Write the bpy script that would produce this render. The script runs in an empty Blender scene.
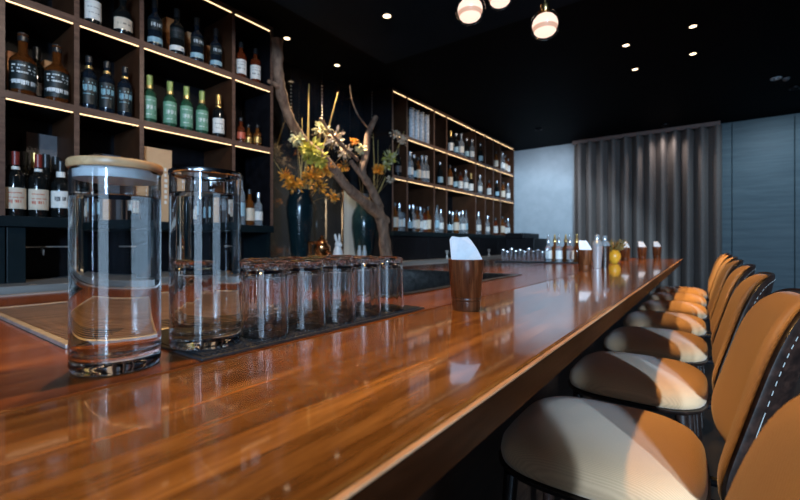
import bpy, math, random
from math import sin, cos, pi, radians, atan2, sqrt
from mathutils import Vector, Matrix
random.seed(7)
S = bpy.context.scene
COL = S.collection

# ------------------------------------------------------------------ camera, world, light, exposure
F, HOR, CZ = 415.0, 243.0, 1.21                 # focal length in pixels, horizon row, eye height
YAW = math.atan(305.0 / F)
FX, FY = -sin(YAW), cos(YAW)
RX, RY = cos(YAW), sin(YAW)
cam_data = bpy.data.cameras.new('camera'); cam = bpy.data.objects.new('camera', cam_data)
COL.objects.link(cam); S.camera = cam
cam.location = (0, 0, CZ); cam.rotation_euler = (pi / 2, 0, YAW)
cam_data.sensor_width = 36; cam_data.lens = F / 800 * 36
cam_data.shift_y = -(250 - HOR) / 800
cam_data.clip_start = 0.02
cam_data.dof.use_dof = True; cam_data.dof.focus_distance = 0.85; cam_data.dof.aperture_fstop = 4.5
w = bpy.data.worlds.new('world'); S.world = w; w.use_nodes = True
w.node_tree.nodes['Background'].inputs[0].default_value = (0.10, 0.22, 0.36, 1)
w.node_tree.nodes['Background'].inputs[1].default_value = 0.02
S.view_settings.view_transform = 'Standard'; S.view_settings.look = 'None'
S.view_settings.exposure = 0.0; S.view_settings.gamma = 1.0; S.view_settings.use_curve_mapping = False
cy = S.cycles
cy.max_bounces = 18; cy.transmission_bounces = 16; cy.glossy_bounces = 8; cy.diffuse_bounces = 4
cy.transparent_max_bounces = 16; cy.sample_clamp_indirect = 6.0; cy.caustics_refractive = True

WARM = (1.0, 0.56, 0.18); COOL = (0.43, 0.68, 1.0); SOFT = (1.0, 0.78, 0.52)
CEIL = 2.83; SOFFIT = 2.56


def lamp(name, kind, loc, energy, color, target=None, **kw):
    d = bpy.data.lights.new(name, kind); d.energy = energy; d.color = color
    for k, v in kw.items(): setattr(d, k, v)
    o = bpy.data.objects.new(name, d); COL.objects.link(o); o.location = loc
    if target is not None:
        o.rotation_euler = (Vector(target) - Vector(loc)).to_track_quat('-Z', 'Y').to_euler()
    return o


# daylight of the entrance window behind the camera, and an added spot boosting it on the stools
lamp('window_daylight', 'AREA', (2.55, -2.97, 2.18), 330, COOL, (2.55 - .56, -2.97 + .83, 2.05), shape='RECTANGLE', size=0.16, size_y=.95)
lamp('window_added_glow', 'AREA', (2.05, -2.99, 1.45), 46, (.5, .73, 1.0), (2.05, 0, 1.45), shape='RECTANGLE', size=2.3, size_y=2.2)  # broad glow added to give the glassware a bluish sheen
lamp('window_daylight', 'AREA', (0.05, -2.97, 1.6), 13, COOL, (-.2, 1.0, 1.5), shape='RECTANGLE', size=0.03, size_y=2.0)
lamp('added_daylight_spot', 'SPOT', (3.0, -2.6, 1.60), 2000, (.52, .77, 1.0), (0.0, 2.5, 0.85), spot_size=radians(25), spot_blend=0.25, shadow_soft_size=0.06)
# washers on the far end wall, sitting in the small dark ceiling fittings
lamp('wall_washer_lamp', 'SPOT', (-1.9, 5.9, 2.76), 62, (0.72, 0.84, 1.0), (-2.25, 7.1, 1.5), spot_size=radians(120), spot_blend=0.9, shadow_soft_size=0.05)
lamp('wall_washer_lamp', 'SPOT', (-.44, 6.7, 2.76), 12, (1.0, 0.93, 0.92), (-.5, 7.05, .9), spot_size=radians(130), spot_blend=0.9, shadow_soft_size=0.05)
lamp('wall_washer_lamp', 'SPOT', (.75, 5.9, 2.76), 40, (0.6, 0.82, 1.0), (.85, 7.1, 1.2), spot_size=radians(130), spot_blend=0.9, shadow_soft_size=0.05)
# unseen warm-white fill spots added to brighten the shelves and bottles
lamp('added_shelf_fill', 'SPOT', (-1.5, .45, 2.53), 22, (1.0, .84, .68), (-2.7, .95, 1.7), spot_size=radians(95), spot_blend=0.8, shadow_soft_size=0.04)
lamp('added_shelf_fill', 'SPOT', (-1.48, 1.45, 2.53), 22, (1.0, .84, .68), (-2.7, 1.7, 1.7), spot_size=radians(95), spot_blend=0.8, shadow_soft_size=0.04)
lamp('added_shelf_fill', 'SPOT', (-1.4, 4.6, 2.78), 50, (1.0, .84, .68), (-2.7, 4.6, 1.6), spot_size=radians(110), spot_blend=0.8, shadow_soft_size=0.04)


# ------------------------------------------------------------------ helpers: real positions read along a sight line
def ray(px):
    t = (px - 400) / F
    return FX + t * RX, FY + t * RY


def on_x(px, py, X):
    dx, dy = ray(px); Z = X / dx
    return (X, Z * dy, CZ + (HOR - py) / F * Z)


def on_z(px, py, zz):
    dx, dy = ray(px); Z = F * (CZ - zz) / (py - HOR)
    return (Z * dx, Z * dy, zz)


def on_y(px, py, Y):
    dx, dy = ray(px); Z = Y / dy
    return (Z * dx, Y, CZ + (HOR - py) / F * Z)


def yx(px, X): return on_x(px, HOR, X)[1]


# ------------------------------------------------------------------ materials
MATS = {}


def pmat(name, col, rough=0.5, metal=0.0, trans=0.0, ior=1.45, emit=None, estr=0.0, sheen=0.0, coat=0.0, spec=0.5):
    if name in MATS: return MATS[name]
    m = bpy.data.materials.new(name); m.use_nodes = True
    b = m.node_tree.nodes['Principled BSDF']
    b.inputs['Base Color'].default_value = (*col, 1); b.inputs['Roughness'].default_value = rough
    b.inputs['Metallic'].default_value = metal; b.inputs['Transmission Weight'].default_value = trans
    b.inputs['IOR'].default_value = ior; b.inputs['Sheen Weight'].default_value = sheen
    b.inputs['Coat Weight'].default_value = coat; b.inputs['Coat Roughness'].default_value = .05; b.inputs['Coat IOR'].default_value = 1.6; b.inputs['Specular IOR Level'].default_value = spec
    if emit: b.inputs['Emission Color'].default_value = (*emit, 1); b.inputs['Emission Strength'].default_value = estr
    MATS[name] = m
    return m


def nodes(m):
    nt = m.node_tree
    return nt, nt.nodes, nt.links, nt.nodes['Principled BSDF']


def mapped(nt, scale=(1, 1, 1), rot=(0, 0, 0)):
    tc = nt.nodes.new('ShaderNodeTexCoord'); mp = nt.nodes.new('ShaderNodeMapping')
    mp.inputs['Scale'].default_value = scale; mp.inputs['Rotation'].default_value = rot
    nt.links.new(tc.outputs['Object'], mp.inputs['Vector'])
    return mp.outputs['Vector']


def ramp(nt, fac, stops):
    r = nt.nodes.new('ShaderNodeValToRGB'); nt.links.new(fac, r.inputs['Fac'])
    el = r.color_ramp.elements
    while len(el) < len(stops): el.new(0.5)
    for e, (p, c) in zip(el, stops): e.position = p; e.color = (*c, 1)
    return r.outputs['Color']


def noise(nt, vec, scale, detail=4, rough=0.55, dist=0.0):
    n = nt.nodes.new('ShaderNodeTexNoise'); n.inputs['Scale'].default_value = scale
    n.inputs['Detail'].default_value = detail; n.inputs['Roughness'].default_value = rough
    n.inputs['Distortion'].default_value = dist
    nt.links.new(vec, n.inputs['Vector'])
    return n.outputs['Fac']


def mixc(nt, a, b, fac, mode='MIX'):
    x = nt.nodes.new('ShaderNodeMix'); x.data_type = 'RGBA'; x.blend_type = mode
    for s, v in ((x.inputs[6], a), (x.inputs[7], b), (x.inputs[0], fac)):
        if isinstance(v, (int, float)): s.default_value = v
        elif isinstance(v, tuple): s.default_value = (*v, 1)
        else: nt.links.new(v, s)
    return x.outputs[2]


def bump(nt, b, h, strength=0.2, dist=0.002):
    n = nt.nodes.new('ShaderNodeBump'); n.inputs['Strength'].default_value = strength; n.inputs['Distance'].default_value = dist
    nt.links.new(h, n.inputs['Height']); nt.links.new(n.outputs['Normal'], b.inputs['Normal'])


def wood(name, dark, mid, light, rough=0.25, axis='y', stave=0.05, length=1.3, coat=0.0, grain=1.0, contrast=0.5, spec=0.5):
    if name in MATS: return MATS[name]
    m = pmat(name, mid, rough, coat=coat, spec=spec); nt, N, L, b = nodes(m)
    rot = (0, 0, 0)
    sc = {'y': (30, 2.6, 30), 'x': (1.6, 26, 26), 'z': (26, 26, 1.6)}[axis]
    v = mapped(nt, tuple(s * grain for s in sc))
    f = noise(nt, v, 1.6, 6, 0.6, 0.6)
    c = ramp(nt, f, [(0.28, dark), (0.5, mid), (0.74, light)])
    fine = noise(nt, mapped(nt, tuple(s * 5 * grain for s in sc)), 1.5, 3)
    c = mixc(nt, c, ramp(nt, fine, [(0.35, (0.62, 0.58, 0.55)), (0.6, (1, 1, 1))]), 0.45, 'MULTIPLY')
    if stave:
        br = N.new('ShaderNodeTexBrick')
        tc = N.new('ShaderNodeTexCoord'); sp = N.new('ShaderNodeSeparateXYZ'); cb = N.new('ShaderNodeCombineXYZ')
        L.new(tc.outputs['Object'], sp.inputs[0])
        L.new(sp.outputs['Y'], cb.inputs['X']); L.new(sp.outputs['X'], cb.inputs['Y'])
        L.new(cb.outputs[0], br.inputs['Vector'])
        br.inputs['Scale'].default_value = 1; br.inputs['Brick Width'].default_value = length
        br.inputs['Row Height'].default_value = stave; br.inputs['Mortar Size'].default_value = 0.0006
        br.inputs['Color1'].default_value = (1.18, 1.16, 1.12, 1); br.inputs['Color2'].default_value = (0.68, 0.64, 0.6, 1)
        br.inputs['Mortar'].default_value = (0.45, 0.4, 0.36, 1); br.offset = 0.37
        c = mixc(nt, c, br.outputs['Color'], contrast, 'MULTIPLY')
    L.new(c, b.inputs['Base Color'])
    r = N.new('ShaderNodeMapRange'); L.new(fine, r.inputs[0])
    r.inputs[3].default_value = rough * 0.85; r.inputs[4].default_value = rough * 1.2
    L.new(r.outputs[0], b.inputs['Roughness'])
    bump(nt, b, fine, 0.012, 0.0003)
    return m


def glass(name, col=(1, 1, 1), ior=1.48, rough=0.0):
    return pmat(name, col, rough, trans=1.0, ior=ior)


def thin_glass(name, tint=(1, 1, 1), solid=0.0, ior=1.5):
    if name in MATS: return MATS[name]
    m = bpy.data.materials.new(name); m.use_nodes = True; nt = m.node_tree; nt.nodes.clear()
    o = nt.nodes.new('ShaderNodeOutputMaterial'); t = nt.nodes.new('ShaderNodeBsdfTransparent'); g = nt.nodes.new('ShaderNodeBsdfGlossy')
    f = nt.nodes.new('ShaderNodeFresnel'); x = nt.nodes.new('ShaderNodeMixShader')
    t.inputs[0].default_value = (*tint, 1); g.inputs['Roughness'].default_value = 0.05; ge = nt.nodes.new('ShaderNodeNewGeometry'); mr = nt.nodes.new('ShaderNodeMapRange')
    mr.inputs[3].default_value = ior; mr.inputs[4].default_value = 1 / ior      # both sides of a pane reflect alike
    nt.links.new(ge.outputs['Backfacing'], mr.inputs[0]); nt.links.new(mr.outputs[0], f.inputs[0])
    nt.links.new(f.outputs[0], x.inputs[0]); nt.links.new(t.outputs[0], x.inputs[1]); nt.links.new(g.outputs[0], x.inputs[2])
    out = x.outputs[0]
    if solid:
        gb = nt.nodes.new('ShaderNodeBsdfGlass'); gb.inputs['IOR'].default_value = 1.46; gb.inputs['Roughness'].default_value = 0.0; gb.inputs['Color'].default_value = (.97, .99, 1, 1)
        x2 = nt.nodes.new('ShaderNodeMixShader'); x2.inputs[0].default_value = solid
        nt.links.new(out, x2.inputs[1]); nt.links.new(gb.outputs[0], x2.inputs[2]); out = x2.outputs[0]
    nt.links.new(out, o.inputs[0]); MATS[name] = m
    return m


def emitter(name, col, strength):
    return pmat(name, (0.1, 0.1, 0.1), 0.5, emit=col, estr=strength)


def mottled(name, a, b_, rough, scale=30, stretch=(1, 1, 1), bmp=0.0, metal=0.0, stops=(0.35, 0.65), spec=0.5):
    if name in MATS: return MATS[name]
    m = pmat(name, a, rough, metal, spec=spec); nt, N, L, b = nodes(m)
    f = noise(nt, mapped(nt, stretch), scale, 5)
    L.new(ramp(nt, f, [(stops[0], a), (stops[1], b_)]), b.inputs['Base Color'])
    if bmp: bump(nt, b, f, bmp, 0.003)
    return m


def fabric(name, a, b_, line=95, axis='z'):
    if name in MATS: return MATS[name]
    m = pmat(name, a, 0.85, sheen=0.25); nt, N, L, b = nodes(m)
    v = mapped(nt)
    wv = N.new('ShaderNodeTexWave'); wv.bands_direction = 'Y'; wv.inputs['Scale'].default_value = line
    wv.inputs['Distortion'].default_value = 0.6; wv.inputs['Detail'].default_value = 1
    L.new(v, wv.inputs['Vector'])
    n2 = noise(nt, v, 420, 2)
    f = mixc(nt, wv.outputs['Color'], n2, 0.45)
    L.new(ramp(nt, f, [(0.15, b_), (0.75, a)]), b.inputs['Base Color'])
    bump(nt, b, f, 0.35, 0.0012)
    return m


M_BAR = lambda: wood('bar_wood', (0.10, 0.033, 0.006), (0.235, 0.093, 0.019), (0.46, 0.205, 0.05), 0.16, 'y', 0.045, .8, contrast=0.85, coat=.8)
M_BAREDGE = lambda: wood('bar_edge_shaded_wood', (0.008, 0.0025, 0.001), (0.020, 0.006, 0.002), (0.036, 0.011, 0.004), 0.4, 'y', 0, spec=.15)
M_WORK = lambda: wood('work_wood', (0.07, 0.020, 0.006), (0.16, 0.050, 0.013), (0.28, 0.10, 0.025), 0.2, 'y', 0.075, 1.6, contrast=0.55)
M_DARKWOOD = lambda: wood('dark_wood', (0.012, 0.006, 0.004), (0.03, 0.014, 0.008), (0.055, 0.026, 0.014), 0.35, 'y', 0)
M_SHELF = lambda: wood('shelf_wood', (0.07, 0.036, 0.024), (0.12, 0.065, 0.045), (0.17, 0.095, 0.065), 0.42, 'y', 0)
M_INNER = lambda: mottled('shelf_interior', (0.010, 0.0055, 0.004), (0.016, 0.009, 0.0065), 0.5, 9, (1, .1, 1), spec=.15)
M_DIVIDER = lambda: mottled('divider_stain', (0.035, 0.014, 0.007), (0.05, 0.021, 0.010), 0.5, 9, (1, .1, 1), spec=.15)
M_CABINET = lambda: mottled('cabinet_paint', (0.003, 0.0075, 0.0095), (0.005, 0.011, 0.0135), 0.42, 12, (1, 1, 1), spec=.25)
M_BLACK = lambda: mottled('black_paint', (0.003, 0.003, 0.004), (0.006, 0.006, 0.008), 0.45, 20, spec=.2)
M_STEEL = lambda: mottled('brushed_steel', (0.42, 0.38, 0.35), (0.56, 0.52, 0.48), 0.42, 40, (1, 0.05, 1), 0.02, .72)
M_TRAY = lambda: mottled('reflection_tinted_steel', (0.50, 0.33, 0.23), (0.68, 0.47, 0.34), 0.38, 40, (1, .1, 1), 0.02, 1.0)  # plain steel, with the warm reflections put into its copper tint
M_DARKSTEEL = lambda: mottled('dark_steel', (0.10, 0.10, 0.10), (0.2, 0.19, 0.18), 0.3, 40, (1, 0.1, 1), 0.02, 1.0)
M_COPPER = lambda: mottled('copper', (0.75, 0.32, 0.12), (0.9, 0.45, 0.2), 0.22, 30, metal=1.0)
M_BRASS = lambda: mottled('brass', (0.7, 0.42, 0.15), (0.8, 0.52, 0.22), 0.25, 30, metal=1.0)
M_CHAIR = lambda: fabric('ochre_corduroy', (0.52, 0.31, 0.165), (0.43, 0.25, 0.13))
M_PLY = lambda: wood('walnut_ply', (0.005, 0.0025, 0.002), (0.012, 0.0055, 0.004), (0.03, 0.013, 0.009), 0.35, 'y', 0)
M_GLASS = lambda: glass('clear_glass', (0.985, 0.995, 1.0))
M_WATER = lambda: glass('water', (0.985, 0.995, 1.0), 1.333)


# ------------------------------------------------------------------ mesh building
class MB:
    def __init__(s): s.v = []; s.f = []; s.sm = []

    def add(s, vs, fs, smooth=False):
        o = len(s.v); s.v += [tuple(v) for v in vs]
        s.f += [tuple(i + o for i in f) for f in fs]; s.sm += [smooth] * len(fs)
        return s

    def box(s, x0, x1, y0, y1, z0, z1):
        vs = [(x0, y0, z0), (x1, y0, z0), (x1, y1, z0), (x0, y1, z0), (x0, y0, z1), (x1, y0, z1), (x1, y1, z1), (x0, y1, z1)]
        return s.add(vs, [(0, 3, 2, 1), (4, 5, 6, 7), (0, 1, 5, 4), (1, 2, 6, 5), (2, 3, 7, 6), (3, 0, 4, 7)])

    def rings(s, rings, smooth=True, caps=True):
        n = len(rings[0]); vs = [p for r in rings for p in r]; fs = []
        for k in range(len(rings) - 1):
            for i in range(n):
                j = (i + 1) % n
                fs.append((k * n + i, k * n + j, (k + 1) * n + j, (k + 1) * n + i))
        if caps:
            fs.append(tuple(reversed(range(n)))); fs.append(tuple(range((len(rings) - 1) * n, len(rings) * n)))
        return s.add(vs, fs, smooth)

    def lathe(s, prof, n=32, c=(0, 0, 0), closed=False, smooth=True):
        """profile of (radius, z); closed=True joins last to first (a hollow wall)"""
        prof = list(prof)
        if closed: prof.append(prof[0])
        vs = []; idx = []
        for (r, z) in prof:
            if r < 1e-6:
                idx.append([len(vs)] * n); vs.append((c[0], c[1], c[2] + z))
            else:
                idx.append(list(range(len(vs), len(vs) + n)))
                vs += [(c[0] + r * cos(2 * pi * i / n), c[1] + r * sin(2 * pi * i / n), c[2] + z) for i in range(n)]
        if closed: idx[-1] = idx[0]
        fs = []
        for k in range(len(prof) - 1):
            a, b = idx[k], idx[k + 1]
            for i in range(n):
                j = (i + 1) % n
                q = [a[i], a[j], b[j], b[i]]
                q2 = []
                for t in q:
                    if t not in q2: q2.append(t)
                if len(q2) > 2: fs.append(tuple(q2))
        return s.add(vs, fs, smooth)

    def tube(s, pts, rad, n=8, smooth=True):
        """tapered tube along points; rad is a number or a list"""
        pts = [Vector(p) for p in pts]
        if not isinstance(rad, (list, tuple)): rad = [rad] * len(pts)
        rings = []; prev = None
        for k, p in enumerate(pts):
            d = (pts[min(k + 1, len(pts) - 1)] - pts[max(k - 1, 0)]).normalized()
            if prev is None:
                up = Vector((0, 0, 1)) if abs(d.z) < 0.9 else Vector((1, 0, 0))
                a = d.cross(up).normalized()
            else:
                a = (prev - d * prev.dot(d)).normalized()
            prev = a; b = d.cross(a)
            rings.append([p + (a * cos(2 * pi * i / n) + b * sin(2 * pi * i / n)) * rad[k] for i in range(n)])
        return s.rings(rings, smooth)

    def arc(s, r0, r1, a0, a1, z0, z1, n=10, c=(0, 0, 0)):
        """a curved patch of real thickness, standing round the z axis"""
        rings = []
        for i in range(n + 1):
            a = a0 + (a1 - a0) * i / n
            ca, sa = cos(a), sin(a)
            rings.append([(c[0] + r * ca, c[1] + r * sa, c[2] + z) for r, z in ((r0, z0), (r1, z0), (r1, z1), (r0, z1))])
        return s.rings(rings, True)

    def superpad(s, ax, ay, prof, e=4, n=48, c=(0, 0, 0)):
        rings = []
        for sc, z in prof:
            rings.append([(c[0] + ax * sc * math.copysign(abs(cos(t)) ** (2 / e), cos(t)),
                           c[1] + ay * sc * math.copysign(abs(sin(t)) ** (2 / e), sin(t)), c[2] + z)
                          for t in (2 * pi * i / n for i in range(n))])
        return s.rings(rings, True)

    def sphere(s, c, r, n=14, sc=(1, 1, 1)):
        m = n // 2
        prof = [(r * sin(pi * k / m), -r * cos(pi * k / m)) for k in range(m + 1)]
        prof[0] = (0, -r); prof[-1] = (0, r)
        t = MB().lathe(prof, n)
        return s.add([(c[0] + x * sc[0], c[1] + y * sc[1], c[2] + z * sc[2]) for x, y, z in t.v], t.f, True)

    def build(s, name, mat, parent=None, bevel=0.0, seg=2, angle=40):
        me = bpy.data.meshes.new(name); me.from_pydata(s.v, [], s.f)
        me.polygons.foreach_set('use_smooth', s.sm); me.materials.append(mat)
        me.update()
        o = bpy.data.objects.new(name, me); COL.objects.link(o)
        import bmesh
        bm = bmesh.new(); bm.from_mesh(me); bmesh.ops.recalc_face_normals(bm, faces=bm.faces)
        seen = set()
        for f0 in bm.faces:
            if f0 in seen or angle == 180: continue
            isl = [f0]; seen.add(f0); q = [f0]; vol = 0.0
            while q:
                g = q.pop()
                for e in g.edges:
                    for g2 in e.link_faces:
                        if g2 not in seen: seen.add(g2); isl.append(g2); q.append(g2)
            for g in isl:
                vv = g.verts; a_ = vv[0].co
                for i in range(1, len(vv) - 1): vol += a_.dot(vv[i].co.cross(vv[i + 1].co))
            if vol < 0: bmesh.ops.reverse_faces(bm, faces=isl)
        for e in bm.edges:
            if len(e.link_faces) == 2 and e.calc_face_angle(0) > radians(angle): e.smooth = False
        bm.to_mesh(me); bm.free()
        if parent: o.parent = parent
        if bevel:
            b = o.modifiers.new('bevel', 'BEVEL'); b.width = bevel; b.segments = seg; b.limit_method = 'ANGLE'; b.angle_limit = radians(40)
        return o


def tag(o, label, cat, group=None):
    o['label'] = label; o['category'] = cat
    if group: o['group'] = group
    return o


def thing(name, label, cat, loc=(0, 0, 0), rz=0.0, group=None):
    o = bpy.data.objects.new(name, None); COL.objects.link(o)
    o.location = loc; o.rotation_euler = (0, 0, rz); o.empty_display_size = 0.05
    return tag(o, label, cat, group)


KIDS = {}


def kids(o):
    return [c for c in o.children]


def copy_tree(o, parent=None):
    c = o.copy(); COL.objects.link(c)
    if parent: c.parent = parent
    for ch in kids(o): copy_tree(ch, c)
    return c


def place(proto, used, loc, rz, label, group=None):
    """the first call moves the prototype itself, later ones a copy with copies of its parts"""
    o = proto if not used else copy_tree(proto)
    o.location = loc; o.rotation_euler = (0, 0, rz); o['label'] = label
    if group: o['group'] = group
    return o


def structure(o):
    o['kind'] = 'structure'; return o


ORD = ['first', 'second', 'third', 'fourth', 'fifth', 'sixth', 'seventh', 'eighth', 'ninth', 'tenth', 'eleventh', 'twelfth']

# ------------------------------------------------------------------ the room
X0, X1, Y0, Y1 = -3.05, 3.4, -3.0, 7.1
structure(MB().box(X0 - .1, X1 + .1, Y0 - .1, Y1 + .1, -.08, 0).build('floor', mottled('floor_dark', (0.012, 0.010, 0.009), (0.02, 0.017, 0.015), 0.35, 3)))
M_CEIL = mottled('ceiling_black', (0.0018, 0.0026, 0.0045), (0.0024, 0.0034, 0.0056), 0.7, 4, spec=.05)
structure(MB().box(X0 - .1, X1 + .1, Y0 - .1, Y1 + .1, CEIL, CEIL + .1).build('ceiling', M_CEIL))
M_WALL = mottled('wall_dark', (0.006, 0.008, 0.011), (0.009, 0.011, 0.015), 0.7, 5, spec=.1)
structure(MB().box(X0 - .1, X0, Y0, Y1, 0, CEIL).build('wall_left', M_WALL))
structure(MB().box(X1, X1 + .1, Y0, Y1, 0, CEIL).build('wall_right', M_WALL))
wf = MB(); WIN = [(-.06, .16), (.86, 3.24)]
xw = [X0] + [v for w_ in WIN for v in w_] + [X1]
for i in range(0, len(xw), 2): wf.box(xw[i], xw[i + 1], Y0 - .1, Y0, 0, CEIL)
for a_, b_ in WIN: wf.box(a_, b_, Y0 - .1, Y0, 0, .16).box(a_, b_, Y0 - .1, Y0, 2.70, CEIL)
structure(wf.build('wall_front', M_WALL))
for k, (a_, b_) in enumerate(WIN):
    wfr = MB()
    wfr.box(a_, a_ + .03, Y0 - .08, Y0 - .03, .16, 2.70).box(b_ - .03, b_, Y0 - .08, Y0 - .03, .16, 2.70).box(a_ + .03, b_ - .03, Y0 - .08, Y0 - .03, .16, .2).box(a_ + .03, b_ - .03, Y0 - .08, Y0 - .03, 2.66, 2.70)
    structure(wfr.build('window_%d' % (k + 1), M_BLACK()))
# far end: pale plaster wall, then the panelled wall
M_PLASTER = mottled('pale_plaster', (0.36, 0.41, 0.44), (0.42, 0.47, 0.50), 0.75, 6)
M_PANEL = wood('slate_oak', (0.045, 0.075, 0.09), (0.075, 0.115, 0.13), (0.11, 0.155, 0.17), 0.5, 'x', 0, grain=0.55)
xe = on_y(576, 200, Y1)[0]
xp = on_y(722, 200, Y1)[0]
structure(MB().box(X0, xe, Y1, Y1 + .1, 0, CEIL).build('wall_back', M_PLASTER))
structure(MB().box(xe, X1, Y1 + .02, Y1 + .12, 0, CEIL).build('wall_back.001', M_PANEL))
pn = MB()
pn.box(xp - .02, xp + .10, Y1 - .035, Y1 + .02, 0, 2.80)
xs = on_y(794, 200, Y1)[0]
pn.box(xp + .106, xs, Y1 - .03, Y1 + .02, 0, 2.80).box(xs + .006, X1, Y1 - .03, Y1 + .02, 0, 2.80)
structure(pn.build('trim_1', M_PANEL, bevel=.004))
# lower soffit over the bar
structure(MB().box(-1.94, 1.9, Y0, 2.46, SOFFIT, CEIL).build('ceiling.001', mottled('soffit_navy', (0.005, 0.010, 0.017), (0.007, 0.013, 0.021), 0.6, 4, spec=.05)))

# ------------------------------------------------------------------ curtain
c0, c1 = xe - .02, xp - .02
cm = MB(); nf = 12; NN = nf * 14
rows = [2.775, 2.74, 2.4, 1.6, .8, .02]
ptsF = []; ptsB = []
for zi, z in enumerate(rows):
    rf = []; rb = []
    for i in range(NN + 1):
        u = i / NN; ph = u * nf * 2 * pi + .5 * sin(3 * u * pi)
        amp = .075 + .012 * sin(u * 17 + zi * .4)
        y = Y1 - .125 + amp * (sin(ph) + .3 * sin(2 * ph + .6))
        x = c0 + (c1 - c0) * u + .018 * cos(ph)
        rf.append((x, y - .002, z)); rb.append((x, y + .002, z))
    ptsF.append(rf); ptsB.append(rb)
vs = [p for r in ptsF for p in r] + [p for r in ptsB for p in r]
W_ = NN + 1; OFF = W_ * len(rows); fs = []
for k in range(len(rows) - 1):
    for i in range(NN):
        a = k * W_ + i
        fs.append((a, a + W_, a + W_ + 1, a + 1)); fs.append((OFF + a, OFF + a + 1, OFF + a + W_ + 1, OFF + a + W_))
for k in range(len(rows) - 1):
    for i in (0, NN):
        a = k * W_ + i; fs.append((a, a + W_, OFF + a + W_, OFF + a))
for i in range(NN):
    for k in (0, len(rows) - 1):
        a = k * W_ + i; fs.append((a, a + 1, OFF + a + 1, OFF + a))
cm.add(vs, fs, True)
cu = thing('curtain', 'tall taupe grey pleated curtain hanging across the far end wall', 'curtain', (0, 0, 0))
cm.build('drape', mottled('curtain_cloth', (0.155, 0.125, 0.11), (0.195, 0.16, 0.14), 0.9, 60), cu, angle=180)
MB().box(c0, c1, Y1 - .16, Y1 - .10, 2.776, 2.83).build('curtain_track', mottled('track', (0.2, .12, .1), (.22, .14, .11), .5), cu)

# ------------------------------------------------------------------ bar: cabinet, tops, sink, drip tray
BT = 1.05; BY0, BY1 = -1.4, 5.1
SY0, SY1, SX0, SX1 = 0.98, 2.02, -1.50, -0.745
bc = thing('bar_cabinet', 'dark panelled body of the long bar beneath the wooden counter', 'bar', (0, 0, 0))
MB().box(-.50, -.46, BY0 + .05, BY1 - .1, 0, BT - .043).build('front_panel', M_DARKWOOD(), bc)
MB().box(-1.64, -1.60, BY0 + .05, BY1 - .1, 0, BT - .043).build('back_panel', M_BLACK(), bc)
MB().box(-1.60, -.50, BY1 - .16, BY1 - .12, 0, BT - .043).build('end_panel', M_DARKWOOD(), bc)
bt = MB().box(-.535, -.191, BY0, BY1, BT - .043, BT).build('bar_counter', M_BAR(), bevel=.004, seg=3)
MB().box(-.1905, -.184, BY0, BY1, BT - .043, BT - .005).build('front_edge', M_BAREDGE(), bt)  # darker than the top: the shade on this face is put into its wood
MB().box(-.1900, -.1832, BY0, BY1, BT - .0036, BT - .0010).build('painted_edge_highlight', wood('painted_highlight_wood', (.40, .20, .09), (.55, .30, .15), (.70, .42, .24), .3, 'y', 0), bt, bevel=.0015)  # overhead reflection along the edge, put into a thin pale strip
tag(bt, 'long glossy orange brown wooden bar top running along the stools', 'counter')
wk = MB()
xsC = [-1.68, SX0, SX1, -.538]; ysC = [BY0, SY0, SY1, BY1]


def gridslab(mb, xs, ys, z0, z1, hole):
    nx, ny = len(xs), len(ys); vs = [(x, y, z) for z in (z0, z1) for y in ys for x in xs]; fs = []
    I = lambda i, j, k: k * nx * ny + j * nx + i
    solid = lambda i, j: 0 <= i < nx - 1 and 0 <= j < ny - 1 and (i, j) not in hole
    for i in range(nx - 1):
        for j in range(ny - 1):
            if not solid(i, j): continue
            fs.append((I(i, j, 1), I(i + 1, j, 1), I(i + 1, j + 1, 1), I(i, j + 1, 1)))
            fs.append((I(i, j, 0), I(i, j + 1, 0), I(i + 1, j + 1, 0), I(i + 1, j, 0)))
            for di, dj, a, b in ((-1, 0, (i, j), (i, j + 1)), (1, 0, (i + 1, j), (i + 1, j + 1)), (0, -1, (i, j), (i + 1, j)), (0, 1, (i, j + 1), (i + 1, j + 1))):
                if not solid(i + di, j + dj):
                    fs.append((I(*a, 0), I(*b, 0), I(*b, 1), I(*a, 1)))
    mb.add(vs, fs)


gridslab(wk, xsC, ysC, BT - .043, BT, {(1, 1)})
wk = wk.build('work_counter', M_WORK(), bevel=.003)
tag(wk, 'darker reddish wooden work surface behind the bar top, with the sink cut in', 'counter')
et = MB().box(-1.70, -1.681, BY0, BY1, BT - .034, BT + .004).build('edge_trim', M_STEEL(), wk)
# steel sink hanging in the opening
sk = thing('bar_sink', 'rectangular steel sink set into the work surface behind the napkin cup', 'sink', (0, 0, 0))
d = .004; sb = MB()
a0, a1, b0, b1, zb = SX0 + d, SX1 - d, SY0 + d, SY1 - d, .80
tk = .012
sb.box(a0, a1, b0, b1, zb - tk, zb).box(a0, a0 + tk, b0, b1, zb, BT - .002).box(a1 - tk, a1, b0, b1, zb, BT - .002)
sb.box(a0 + tk, a1 - tk, b0, b0 + tk, zb, BT - .002).box(a0 + tk, a1 - tk, b1 - tk, b1, zb, BT - .002)
sb.build('basin', M_DARKSTEEL(), sk)
rm = MB(); gridslab(rm, [a0 - .014, a0 + .02, a1 - .02, a1 + .014], [b0 - .014, b0 + .02, b1 - .02, b1 + .014], BT - .001, BT + .003, {(1, 1)})
rm.build('rim', M_DARKSTEEL(), sk)
MB().lathe([(0, 0), (.04, 0), (.04, .004), (.03, .006), (0, .006)], 20, (-1.1, 1.5, zb)).build('drain', M_STEEL(), sk)
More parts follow.
